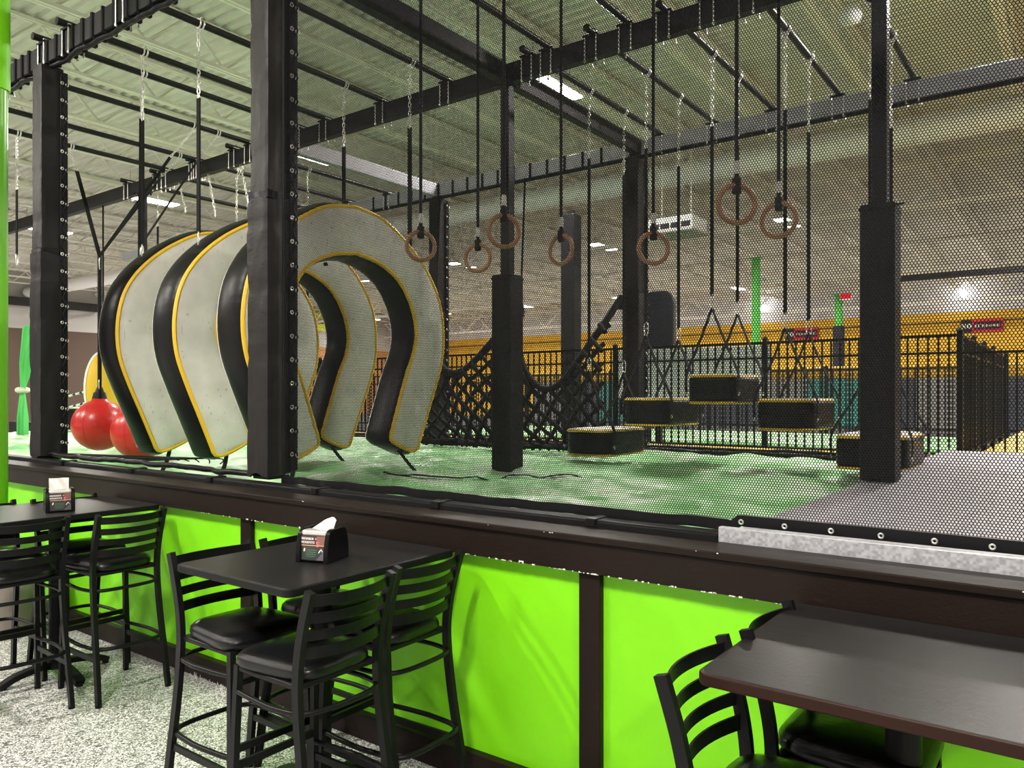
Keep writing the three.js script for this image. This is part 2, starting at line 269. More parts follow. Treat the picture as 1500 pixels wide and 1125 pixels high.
function lacedPost(a, b, yb, label, seam = 3.0) {
  const t = thing('padded_post', label, 'post', V(a, yb, b), null);
  delete t.userData.group; const h = BEAM0 - yb;
  lpart(t, 'steel_tube', [new THREE.BoxGeometry(0.1, h + 0.18, 0.1).translate(0, (h + 0.18) / 2, 0)], M.steel);
  lpart(t, 'base_plate', new RoundedBoxGeometry(0.16, 0.02, 0.16, 1, 0.004).translate(0, 0.012, 0), M.steel);
  const s = seam - yb;
  lpart(t, 'lower_pad', pad(0.215, 0.215, 0.03, s - 0.015, 0.016, a * 3), M.vinyl);
  lpart(t, 'upper_pad', pad(0.185, 0.185, s + 0.01, h - 0.02, 0.012, a * 7), M.vinyl);
  lpart(t, 'pad_cuff', pad(0.2, 0.2, s - 0.02, s + 0.03, 0.02, a), M.vinylBlack);
  const flap = new RoundedBoxGeometry(0.012, h - 0.1, 0.06, 2, 0.004); flap.translate(0.112, h / 2, -0.085); const fl = lpart(t, 'lacing_flap', flap, M.vinylBlack);
  const [e, c] = lacing(0.119, -0.085, 0.08, h - 0.05, 1, 0); const ey = lpart(fl, 'eyelets', e, M.zinc, 'row of small metal eyelets'); ey.userData.kind = 'stuff'; lpart(fl, 'lacing_cord', c, M.cord);
  return t;
}
lacedPost(-7.34, 3.06, 1.19, 'laced charcoal padded post between the green pole and the horseshoe arches');
const bigPost = lacedPost(-4.17, 3.06, 1.225, 'large laced charcoal padded post on the ledge in front of the horseshoe arches');
part(bigPost, 'side_cord', tube([V(-4.3, 1.24, 3.0), V(-4.32, 1.7, 3.04), V(-4.3, 2.4, 3.0), V(-4.3, 3.2, 3.04), V(-4.28, BEAM0, 3.02)], 0.011, 60, 6), M.cord);
lacedPost(-4.40, 8.45, 1.06, 'laced padded corner post where the cargo net ends beside the white banner');
lacedPost(-7.60, 8.45, 1.06, 'laced padded post behind the tallest curve of the arches beside the cargo net');
lacedPost(2.35, 3.06, 1.19, 'laced padded post at the far end of the safety net');
function sleevePost(a, b, yb, label) {
  const t = thing('sleeved_post', label, 'post', V(a, yb, b)), h = BEAM0 - yb;
  lpart(t, 'steel_tube', new RoundedBoxGeometry(0.095, h + 0.15, 0.095, 1, 0.006).translate(0, (h + 0.15) / 2, 0), M.steel);
  lpart(t, 'foam_sleeve', [boxUV(new RoundedBoxGeometry(0.215, 1.82, 0.215, 3, 0.014).translate(0, 0.915, 0))], M.padBlack);
  lpart(t, 'sleeve_strap', [new RoundedBoxGeometry(0.222, 0.02, 0.222, 1, 0.004).translate(0, 1.79, 0), new THREE.BoxGeometry(0.06, 0.012, 0.012).translate(0.13, 1.8, 0.1)], M.vinylBlack);
  lpart(t, 'mount_bracket', [new RoundedBoxGeometry(0.2, 0.14, 0.2, 1, 0.005).translate(0, h + 0.08, 0), ...[[-1, -1], [1, -1], [1, 1], [-1, 1]].map(([x, z]) => new THREE.CylinderGeometry(0.012, 0.012, 0.04, 8).translate(x * 0.08, h, z * 0.08))], M.steel);
  return t;
}
sleevePost(-4.33, 5.78, 1.045, 'black foam sleeved post standing on the green mat under the beam crossing');
sleevePost(-1.10, 5.60, 1.186, 'black foam sleeved post standing at the edge of the grey deck');
sleevePost(-7.60, 5.78, 1.045, 'black foam sleeved post hidden behind the large laced post');
sleevePost(-10.85, 5.78, 1.045, 'black foam sleeved post behind the red wrecking balls');

// ---------------------------------------------------------------- frame: beams, pipes, clamps
function beam(p0, p1, label, mat) {
  const t = thing('overhead_beam', label, 'beam', p0.clone().setY(BEAM0)); const x = Math.abs(p1.x - p0.x) > Math.abs(p1.z - p0.z);
  const g = x ? rbox(p0.x, p1.x, BEAM0, BEAM1, -p0.z - 0.05, -p0.z + 0.05, 0.008, 2) : rbox(p0.x - 0.05, p0.x + 0.05, BEAM0, BEAM1, -p0.z, -p1.z, 0.008, 2);
  part(t, 'box_section', g, mat);
  return t;
}
const bFront = beam(V(-16.6, 0, 3.06), V(2.5, 0, 3.06), 'front overhead beam wrapped in black net straps', M.steel);
for (let a = -16.4; a < 2.4; a += rr(0.13, 0.2)) { const w = rr(0.025, 0.045); part(bFront, 'net_strap', rbox(a, a + w, BEAM0 - 0.012, BEAM1 + 0.012, 2.996, 3.124, 0.006, 1).translate(0, 0, 0), M.webbing); }
{ const P = []; for (let a = -16.4; a < 2.4; a += 0.05) P.push(V(a, BEAM0 - 0.02 + 0.025 * (fbm(a * 6, 3, 0, 151, 3) - 0.5), 3.05 + 0.05 * (fbm(a * 5, 8, 0, 153, 3) - 0.5))); part(bFront, 'net_hem', new THREE.TubeGeometry(new THREE.CatmullRomCurve3(P), 900, 0.022, 6), M.vinylBlack, 'gathered top hem of the net'); }
const bMid = beam(V(-16.6, 0, 5.78), V(2.5, 0, 5.78), 'middle overhead black beam crossing above the sleeved posts', M.steel);
const bBack = beam(V(-16.6, 0, 8.45), V(2.5, 0, 8.45), 'rear overhead pale grey beam with net straps', M.beamGrey);
for (let a = -8.9; a < -4.6; a += 0.27) part(bBack, 'net_strap', rbox(a, a + 0.03, BEAM0 - 0.01, BEAM1 + 0.008, 8.385, 8.515, 0.005, 1), M.webbing);
part(bBack, 'net_hem', rod(V(-9.2, BEAM0 - 0.02, 8.42), V(2.4, BEAM0 - 0.02, 8.42), 0.025, 8), M.vinylBlack);
beam(V(-4.33, 0, 3.13), V(-4.33, 0, 5.7), 'black cross beam from the large laced post to the beam crossing', M.steel);
beam(V(-4.33, 0, 5.86), V(-4.33, 0, 8.39), 'black cross beam from the beam crossing to the rear corner post', M.steel);
beam(V(-7.6, 0, 5.86), V(-7.6, 0, 8.39), 'pale grey cross beam above the horseshoe arches', M.beamGrey);
const PIPE_Y = 4.865;
function uBolt(t, a, b) { // zinc U-bolts clamping a pipe down onto a beam
  for (const s of [-1, 1]) {
    const x = a + s * 0.055;
    const U = (bb) => [rod(V(x, BEAM0 - 0.03, bb), V(x, BEAM1 + 0.03, bb), 0.006, 6), rod(V(x, BEAM0 - 0.035, bb), V(x, BEAM0 - 0.02, bb), 0.011, 6)];
    part(t, 'u_bolt', [...U(b - 0.062), ...U(b + 0.062), rod(V(x, BEAM1 + 0.03, b - 0.062), V(x, BEAM1 + 0.03, b + 0.062), 0.006, 6)], M.zinc, 'zinc U-bolt');
  }
  part(t, 'saddle', rbox(a - 0.075, a + 0.075, BEAM1 + 0.001, BEAM1 + 0.02, b - 0.07, b + 0.07, 0.003, 1), M.steel);
}
function pipeRun(a, b0, b1, label, group) {
  const t = thing('overhead_pipe', label, 'pipe', V(a, PIPE_Y, b0), group);
  part(t, 'tube', rod(V(a, PIPE_Y, b0 - 0.12), V(a, PIPE_Y, b1 + 0.12), 0.03, 14), M.pipe);
  part(t, 'end_cap', rod(V(a, PIPE_Y, b0 - 0.13), V(a, PIPE_Y, b0 - 0.118), 0.032, 14), M.steel); part(t, 'end_cap', rod(V(a, PIPE_Y, b1 + 0.118), V(a, PIPE_Y, b1 + 0.13), 0.032, 14), M.steel);
  uBolt(t, a, b0); uBolt(t, a, b1); return t;
}
const RINGP = [-3.86, -3.07, -2.36, -1.53], ARCHP = [-5.06, -5.97, -6.87], LOGP = [-4.07, -3.40, -2.73, -2.05, -1.36];
RINGP.forEach((a, i) => pipeRun(a, 3.06, 5.78, 'black overhead pipe carrying ' + ['the pair of rings nearest the arches', 'the rings beside the sleeved post on the mat', 'the single ring before the rear corner post', 'the pair of rings above the hanging logs'][i], 'ring pipes'));
ARCHP.forEach((a, i) => pipeRun(a, 3.06, 5.78, 'black overhead pipe from which the arch hangs ' + ['nearest the large laced post', 'in the middle of the three', 'beside the red balls'][i], 'arch pipes'));
for (const a of [-7.33, -8.27, -9.44, -10.18]) pipeRun(a, 3.06, 5.78, 'black overhead pipe above the red wrecking balls', 'ball pipes');
LOGP.forEach((a, i) => pipeRun(a, 5.78, 8.45, 'black overhead pipe carrying the chains of ' + ['the lowest hanging log', 'the second hanging log', 'the topmost hanging log', 'the fourth hanging log', 'the last hanging log behind the deck post'][i], 'log pipes'));
for (const a of [-8.6, -9.5, -10.4, -11.2]) pipeRun(a, 5.78, 8.45, 'black overhead pipe over the rear left of the course', 'rear left pipes');

// ---------------------------------------------------------------- chains, straps, carabiners
const linkGeo = (() => { const s = 0.017, pts = []; for (let i = 0; i < 12; i++) { const k = i / 12 * Math.PI * 2; pts.push(new THREE.Vector3(Math.cos(k) * 0.011, Math.sin(k) * 0.016 + (Math.sin(k) > 0 ? 0.01 : -0.01), 0)); } return new THREE.TubeGeometry(new THREE.CatmullRomCurve3(pts, true), 14, 0.0042, 5, true); })();
function chain(p, q) { const L = p.distanceTo(q), n = Math.max(2, Math.round(L / 0.04)), out = []; for (let i = 0; i < n; i++) { const g = linkGeo.clone(); if (i % 2) g.rotateY(Math.PI / 2); g.rotateY(0.5); const d = q.clone().sub(p).normalize(); const m = new THREE.Matrix4().makeRotationFromQuaternion(new THREE.Quaternion().setFromUnitVectors(UP, d.clone().negate())); m.setPosition(p.clone().lerp(q, (i + 0.5) / n)); g.applyMatrix4(m); out.push(g); } return mg(out); }
function carabiner(p, h = 0.13) { const w = h * 0.28; return tube([[0, h / 2], [w, h * 0.38], [w * 1.1, -h * 0.2], [w * 0.5, -h / 2], [-w * 0.5, -h / 2], [-w * 0.9, -h * 0.2], [-w, h * 0.36]].map(([x, y]) => new THREE.Vector3(p.x + x * 0.8, p.y + y, p.z + x * 0.6)), 0.006, 26, 6, true); }
function clamp(a, b) { const g = new THREE.TorusGeometry(0.036, 0.008, 6, 14); g.translate(a, PIPE_Y, -b); const k = new THREE.TorusGeometry(0.02, 0.006, 5, 10); k.translate(a, PIPE_Y - 0.06, -b); return [g, new THREE.TorusGeometry(0.036, 0.008, 6, 14).translate(a, PIPE_Y, -b - 0.03), rod(V(a - 0.05, PIPE_Y + 0.02, b), V(a + 0.05, PIPE_Y + 0.035, b), 0.006, 6), k]; }
function hang(t, a, b, yEnd, chainL, w = 0.045) { // clamp, chain and webbing from a pipe down to yEnd
  part(t, 'pipe_clamp', clamp(a, b), M.zinc, 'zinc pipe clamp');
  const y0 = PIPE_Y - 0.075, y1 = y0 - chainL; part(t, 'chain', chain(V(a, y0, b), V(a, y1, b)), M.zinc, 'zinc chain');
  part(t, 'webbing', bar(V(a, y1, b), V(a, yEnd + 0.12, b), w, 0.012), M.webbing);
  part(t, 'carabiner', carabiner(V(a, yEnd + 0.065, b)), M.zinc, 'zinc carabiner');
}

// ---------------------------------------------------------------- gymnastic rings
const ringSpots = [[-3.86, 4.11, 2.83, 0.35], [-3.80, 4.69, 2.82, -0.35], [-3.07, 4.06, 2.83, 0.3], [-3.09, 4.78, 2.82, -0.75], [-2.36, 4.80, 2.75, 0.15], [-1.54, 4.15, 2.80, 0.1], [-1.52, 4.81, 2.83, -0.6]];
const ringLabels = ['left ring of the pair nearest the arches', 'ring hanging lower behind the pair nearest the arches', 'in line with the sleeved post on the mat', 'turned, just past the sleeved post on the mat', 'ring hanging before the rear corner post', 'large looking ring hanging above the hanging logs', 'ring turned side-on above the hanging logs'];
ringSpots.forEach(([a, b, y, turn], i) => {
  const t = thing('gymnastic_ring', 'brown gymnastic ring on black strap, ' + ringLabels[i], 'ring', V(a, y, b), 'gymnastic rings');
  const g = new THREE.TorusGeometry(0.103, 0.0155, 12, 40); g.rotateY(36.5 * Math.PI / 180 + turn); lpart(t, 'ring', g, M.ring);
  const st = lpart(t, 'strap', rod(new THREE.Vector3(0, 0.17, 0), new THREE.Vector3(0, PIPE_Y - y - 0.03, 0), 0.0115, 8), M.cord);
  lpart(t, 'strap_loop', [new RoundedBoxGeometry(0.045, 0.09, 0.04, 2, 0.012).translate(0, 0.1, 0), rod(new THREE.Vector3(0, 0.1, 0), new THREE.Vector3(0, 0.19, 0), 0.013)], M.webbing);
  lpart(st, 'tape_wrap', new THREE.CylinderGeometry(0.016, 0.019, 0.07, 10).translate(0, 0.2, 0), M.tape, 'pale tape wrap');
  lpart(t, 'pipe_sling', new THREE.TorusGeometry(0.04, 0.01, 6, 14).translate(0, PIPE_Y - y, 0), M.webbing);
});

// ---------------------------------------------------------------- hanging foam logs
LOGP.forEach((a, i) => {
  const y0 = [1.14, 1.46, 1.675, 1.455, 1.17][i], b0 = [6.68, 6.62, 6.6, 6.52, 6.42][i], H = 0.265, W = [0.56, 0.5, 0.47, 0.5, 0.56][i], D = [1.0, 1.0, 0.9, 0.95, 1.05][i];
  const names = ['lowest hanging foam log nearest the green mat middle', 'second hanging foam log, stepping up from the lowest', 'topmost hanging foam log in the middle of the row', 'fourth hanging foam log, stepping down beside the yellow wall', 'last hanging foam log passing behind the deck post'];
  const t = thing('hanging_log', 'black ' + names[i], 'foam log', V(a, y0, b0 + D / 2), 'hanging foam logs');
  const sh = new THREE.Shape(), r = 0.17, w = W / 2, d = D / 2; sh.moveTo(-w + r, -d); sh.lineTo(w - r, -d); sh.quadraticCurveTo(w, -d, w, -d + r); sh.lineTo(w, d - r); sh.quadraticCurveTo(w, d, w - r, d); sh.lineTo(-w + r, d); sh.quadraticCurveTo(-w, d, -w, d - r); sh.lineTo(-w, -d + r); sh.quadraticCurveTo(-w, -d, -w + r, -d);
  const ex = (h, y, s, bev) => { const g = new THREE.ExtrudeGeometry(sh, { depth: h - 2 * bev, bevelEnabled: bev > 0, bevelSize: bev, bevelThickness: bev, bevelSegments: 4, curveSegments: 8 }); g.scale(s, s, 1); g.rotateX(-Math.PI / 2); g.translate(0, y + bev, 0); return boxUV(g); };
  const bd = lpart(t, 'body', ex(H, 0, 0.82, 0.05), M.vinylBlack);
  lpart(bd, 'top_cover', ex(0.03, H - 0.022, 0.88, 0.013), M.creamTop, 'cream top cover');
  const out = sh.getPoints(8).map((p) => new THREE.Vector3(p.x * 1.0, 0, p.y * 1.0));
  for (const [y, m] of [[H - 0.012, M.yellowPiping], [0.012, M.yellowPiping]]) { const g = new THREE.TubeGeometry(new THREE.CatmullRomCurve3(out.slice(0, -1), true, 'centripetal'), 90, 0.011, 6, true); g.scale(0.9, 1, 0.93); g.translate(0, y, 0); lpart(bd, 'piping', g, m, 'yellow piping'); }
  for (const b of [b0 + 0.14, b0 + D - 0.12]) {
    const ap = y0 + H + 0.6; hang(t, a, b, ap, [0.62, 0.66, 0.6, 0.62, 0.72][i], 0.03);
    for (const s of [-1, 1]) { part(t, 'sling', sweepRect([V(a, ap + 0.005, b), V(a + s * 0.12, ap - 0.3, b), V(a + s * (w + 0.012), y0 + H, b), V(a + s * (w + 0.014), y0 + 0.11, b)], 0.045, 0.008, 10, new THREE.Vector3(0, 0, 1)), M.webbing); const g = new THREE.TorusGeometry(0.016, 0.004, 5, 10); g.rotateY(Math.PI / 2); g.translate(a + s * (w + 0.016), y0 + 0.095, -b); part(t, 'ring_buckle', g, M.zinc, 'zinc ring'); }
  }
});

// ---------------------------------------------------------------- inflatable horseshoe arches
{
  const outer = [[0, 3.325], [0.29, 3.28], [0.56, 3.14], [0.76, 2.99], [0.92, 2.82], [1.02, 2.65], [1.07, 2.47], [1.085, 2.27], [1.06, 2.07], [0.99, 1.87], [0.87, 1.59], [0.755, 1.32]];
  const inner = [[0.40, 1.40], [0.47, 1.60], [0.60, 1.95], [0.69, 2.15], [0.72, 2.31], [0.67, 2.53], [0.51, 2.76], [0.27, 2.89], [0, 2.94]];
  const R = new THREE.CatmullRomCurve3(outer.map(([d, y]) => new THREE.Vector3(d, y, 0)), false, 'centripetal').getPoints(40), I = new THREE.CatmullRomCurve3(inner.map(([d, y]) => new THREE.Vector3(d, y, 0)), false, 'centripetal').getPoints(34);
  const corner = [[0.73, 1.265], [0.675, 1.25], [0.43, 1.345], [0.4, 1.37]].map(([d, y]) => new THREE.Vector3(d, y, 0));
  const half = [...R, ...corner, ...I]; // right half from crown outside, round the foot, to crown inside
  const loop = [...half, ...half.slice(1, -1).reverse().map((p) => new THREE.Vector3(-p.x, p.y, 0))];
  const YC = 2.3;
  // offset the outline inwards to round the inflated rim
  const N = loop.length, nrm = loop.map((p, i) => { const a = loop[(i + N - 1) % N], b = loop[(i + 1) % N]; const d = b.clone().sub(a).normalize(); return new THREE.Vector3(d.y, -d.x, 0); });
  let area = 0; for (let i = 0; i < N; i++) { const a = loop[i], b = loop[(i + 1) % N]; area += a.x * b.y - b.x * a.y; } const sg = area > 0 ? 1 : -1; // nrm points outward when sg=1
  const off = (k) => loop.map((p, i) => p.clone().addScaledVector(nrm[i], sg * k));
  const T = 0.155; // half thickness
  const prof = [[-T, 0.012], [-T * 0.93, 0.026], [-T * 0.7, 0.042], [-T * 0.35, 0.052], [0, 0.055], [T * 0.35, 0.052], [T * 0.7, 0.042], [T * 0.93, 0.026], [T, 0.012]]; // across thickness: bulge outward
  const P = [], Ix = []; for (const [x, k] of prof) for (const p of off(k - 0.012)) P.push(x, p.y, p.x);
  for (let r = 0; r + 1 < prof.length; r++) for (let i = 0; i < N; i++) { const a = r * N + i, b = r * N + (i + 1) % N; Ix.push(a, b, a + N, b, b + N, a + N); }
  const rim = new THREE.BufferGeometry(); rim.setAttribute('position', new THREE.Float32BufferAttribute(P, 3)); rim.setIndex(sg > 0 ? Ix : Ix.reverse()); rim.computeVertexNormals(); boxUV(rim);
  const face = (s) => { // canvas face, gently pillowed between outer and inner edge
    const q = [], id = [], n = half.length, m = 10; const no = R.length + 2, O = half.slice(0, no), Ii = half.slice(no).reverse(); const cnt = 60;
    const at = (arr, u) => { const x = u * (arr.length - 1), i = Math.min(arr.length - 2, Math.floor(x)); return arr[i].clone().lerp(arr[i + 1], x - i); };
    for (const side of [1, -1]) { const o0 = q.length / 3; for (let j = 0; j <= cnt; j++) for (let k = 0; k <= m; k++) { const p = at(O, j / cnt).lerp(at(Ii, j / cnt), k / m); const e = Math.sin(k / m * Math.PI) * Math.min(1, (1 - j / cnt) * 12); q.push(s * (T + 0.035 * Math.sqrt(e)), p.y, p.x * side); }
      for (let j = 0; j < cnt; j++) for (let k = 0; k < m; k++) { const a = o0 + j * (m + 1) + k; if (s * side > 0) id.push(a, a + m + 1, a + 1, a + 1, a + m + 1, a + m + 2); else id.push(a, a + 1, a + m + 1, a + 1, a + m + 2, a + m + 1); } }
    const g = new THREE.BufferGeometry(); g.setAttribute('position', new THREE.Float32BufferAttribute(q, 3)); g.setIndex(id); g.computeVertexNormals(); return boxUV(g);
  };
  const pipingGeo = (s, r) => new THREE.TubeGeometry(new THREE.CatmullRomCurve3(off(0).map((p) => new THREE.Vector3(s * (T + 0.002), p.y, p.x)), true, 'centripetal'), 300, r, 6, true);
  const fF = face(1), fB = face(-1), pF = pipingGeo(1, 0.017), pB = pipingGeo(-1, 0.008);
  const labels = ['nearest the large laced post', 'in the middle of the three arches', 'beside the red wrecking balls'];
  ARCHP.forEach((a, i) => {
    const t = thing('inflatable_arch', 'inflatable horseshoe arch with grey faces and yellow piping, ' + labels[i], 'inflatable arch', V(a, 1.25, 4.44), 'horseshoe arches');
    const mk = (n, g, m, l) => { const k = g.clone(); k.translate(0, -1.25, 0); k.scale(1, 1, -1); const ix = k.index; if (ix) { const r = ix.array; for (let j = 0; j < r.length; j += 3) { const x = r[j]; r[j] = r[j + 1]; r[j + 1] = x; } } k.computeVertexNormals(); return lpart(t, n, k, m, l); };
    mk('rim', rim, M.vinylBlack, 'black vinyl rim'); const p1 = mk('face_panel', fF, M.canvas, 'grey canvas face'), p2 = mk('face_panel', fB, M.canvas, 'grey canvas face'); p1.add(mk('piping', pF, M.yellowPiping, 'yellow piping')); p2.add(mk('piping', pB, M.whitePiping, 'thin rear piping whitened as an edge highlight'));  // rear piping is coloured white to paint a highlight along the back edge
    for (const b of [3.66, 5.24]) {
      hang(t, a, b, 2.99, 0.55, 0.045);
      const g = new THREE.TorusGeometry(0.02, 0.005, 5, 12); g.translate(a, 2.995, -b); part(t, 'hanging_ring', g, M.zinc);
    }
    const y = 1.2; for (const [b, bb] of [[3.9, 3.75], [5.0, 5.15]]) part(t, 'tether', sweepRect([V(a + 0.05, 1.3, b), V(a + 0.12, 1.16, (b + bb) / 2), V(a + 0.16, 1.06, bb)], 0.035, 0.006, 8, new THREE.Vector3(0, 0, 1)), M.webbing);
    lpart(t, 'inflation_valve', new THREE.CylinderGeometry(0.016, 0.016, 0.02, 10).rotateZ(Math.PI / 2).translate(T + 0.03, 1.55, 0.35), M.plasticBlack);
  });
}

// ---------------------------------------------------------------- red wrecking balls
[[-9.30, 4.44, 1.41, 'red vinyl wrecking ball hanging just above the mat'], [-8.30, 4.40, 1.36, 'red vinyl wrecking ball half hidden behind the farthest arch']].forEach(([a, b, y, label], i) => {
  const t = thing('wrecking_ball', label, 'ball', V(a, y - 0.3, b), 'wrecking balls'); const R = 0.298;
  const pts = []; for (let k = 0; k <= 26; k++) { const th = Math.PI * (k / 26) * 0.90; pts.push(new THREE.Vector2(Math.sin(th) * R, -Math.cos(th) * R)); } pts.push(new THREE.Vector2(0.075, R * 1.06), new THREE.Vector2(0.055, R * 1.14), new THREE.Vector2(0.0, R * 1.15));
  lpart(t, 'ball', new THREE.LatheGeometry(pts, 40).translate(0, 0.3, 0), M.red);
  lpart(t, 'neck_cuff', [new THREE.CylinderGeometry(0.062, 0.085, 0.09, 16).translate(0, 0.3 + R * 1.13, 0), new THREE.CylinderGeometry(0.03, 0.055, 0.07, 12).translate(0, 0.3 + R * 1.36, 0)], M.vinylBlack);
  lpart(t, 'seams', [0, 1, 2].map((k) => new THREE.TorusGeometry(R * 1.0, 0.0025, 4, 48, Math.PI * 1.62).rotateZ(Math.PI * 0.69).rotateY(k * Math.PI / 3).translate(0, 0.3, 0)), M.red);
  const top = V(a, 3.39, b); part(t, 'rope', rod(V(a, y + 0.42, b), top, 0.024, 8), M.cord); part(t, 'carabiner', [carabiner(V(a, y + 0.47, b)), carabiner(V(a + 0.01, 3.3, b))], M.zinc);
  const ends = i ? [V(-7.33, PIPE_Y, 3.9), V(-8.27, PIPE_Y, 5.3)] : [V(-10.18, PIPE_Y, 4.5), V(-8.27, PIPE_Y, 5.0), V(-9.44, PIPE_Y, 5.5)];
  for (const e of ends) { const m = top.clone().lerp(e, 0.76); part(t, 'bridle_strap', bar(top, m, 0.045, 0.01), M.webbing); part(t, 'chain', chain(m, e.clone().setY(PIPE_Y - 0.06)), M.zinc); part(t, 'pipe_clamp', clamp(e.x, -e.z), M.zinc); }
});

// loose straps and chains hanging from the rear left of the frame
[[-8.6, 6.9, 2.9, 0.5, 'loose strap hanging on a chain behind the arches'], [-9.5, 6.4, 2.6, 0.7, 'loose strap hanging on a chain behind the wrecking balls'], [-10.4, 7.2, 2.4, 0.6, 'loose strap hanging on a chain near the yellow inflatable'], [-11.2, 6.2, 2.2, 0.5, 'loose strap hanging on a chain near the green fabric drape'], [-10.18, 3.9, 3.3, 0.6, 'short strap on a chain over the wrecking balls'], [-7.33, 5.2, 3.2, 0.9, 'strap on a long chain between the arches and the balls']].forEach(([a, b, y, c, label]) => { const t = thing('chain_strap', label, 'strap', V(a, y, b), 'loose chain straps'); hang(t, a, b, y, c, 0.04); });
[[-9.9, 0.35], [-9.2, 0.5], [-8.5, 0.45], [-8.0, 0.6]].forEach(([a, l]) => { const t = thing('loose_chain', 'short zinc chain dangling from the middle beam behind the wrecking balls', 'chain', V(a, BEAM0 - l, 5.78), 'loose chains'); part(t, 'chain', chain(V(a, BEAM0, 5.78), V(a + 0.12, BEAM0 - l, 5.8)), M.zinc); part(t, 'end_hook', carabiner(V(a + 0.12, BEAM0 - l - 0.03, 5.8), 0.08), M.zinc); });

// ---------------------------------------------------------------- cargo net between the rear posts
{
  const t = thing('cargo_net', 'heavy black rope cargo net slung between the rear padded posts', 'net', V(-6.0, 1.06, 8.2));
  const A = -7.5, B = -4.5, topY = (a) => { const k = (a - A) / (B - A) * 2, u = k - Math.floor(Math.min(k, 1.999)); return 2.95 - 1.12 * 4 * u * (1 - u) * (k < 1 ? 0.8 : 1); }, bot = (a) => 1.1;
  const bAt = (y, a) => 8.3 - 0.35 * Math.sin(Math.max(0, Math.min(1, (y - 1.1) / 1.8)) * Math.PI) - 0.25 * (1 - Math.min(1, (y - 1.1) / 1.8));
  for (const [p0, p1] of [[A, (A + B) / 2], [(A + B) / 2, B]]) { const P = []; for (let i = 0; i <= 16; i++) { const a = p0 + (p1 - p0) * i / 16; P.push(V(a, topY(Math.min(a, p1 - 1e-3)), bAt(topY(Math.min(a, p1 - 1e-3)), a))); } part(t, 'edge_rope', tube(P, 0.042, 40, 8), M.cord); }
  for (const s of [-1, 1]) for (let c = -14; c < 22; c++) { // diagonal ropes, clipped under the scalloped top edge
    let run = []; const flush = () => { if (run.length > 2) part(t, 'rope', tube(run, rr(0.024, 0.034), run.length * 2, 6), M.cord); run = []; };
    for (let i = 0; i <= 60; i++) { const y = 1.08 + i * 0.033, a = (s > 0 ? A : B) + s * ((y - 1.08) * 0.95 + c * 0.22) ; if (a < A || a > B || y > topY(a)) { flush(); continue; } run.push(V(a + 0.03 * Math.sin(y * 9 + c), y, bAt(y, a) + 0.02 * s + 0.03 * Math.sin(a * 7))); } flush();
  }
  for (const a of [A, (A + B) / 2]) part(t, 'hanger_rope', rod(V(a, 2.95, bAt(2.95, a)), V(a, BEAM0, 8.4), 0.014, 8), M.cord);
  for (const [a, y] of [[-7.48, 2.9], [-6.0, 2.9], [-4.52, 2.9]]) part(t, 'rope_lashing', [0, 1, 2, 3].map((k) => new THREE.TorusGeometry(0.045, 0.012, 5, 12).rotateX(Math.PI / 2).translate(a, y - k * 0.03, -bAt(y, a))), M.cord);
  const heap = []; for (let k = 0; k < 9; k++) { const P = []; for (let i = 0; i <= 10; i++) P.push(V(-7.5 + i * 0.3, 1.1 + 0.06 * rnd(), 7.85 + 0.25 * rnd())); heap.push(tube(P, 0.024, 30, 6)); } part(t, 'slack_rope', heap, M.cord);
}

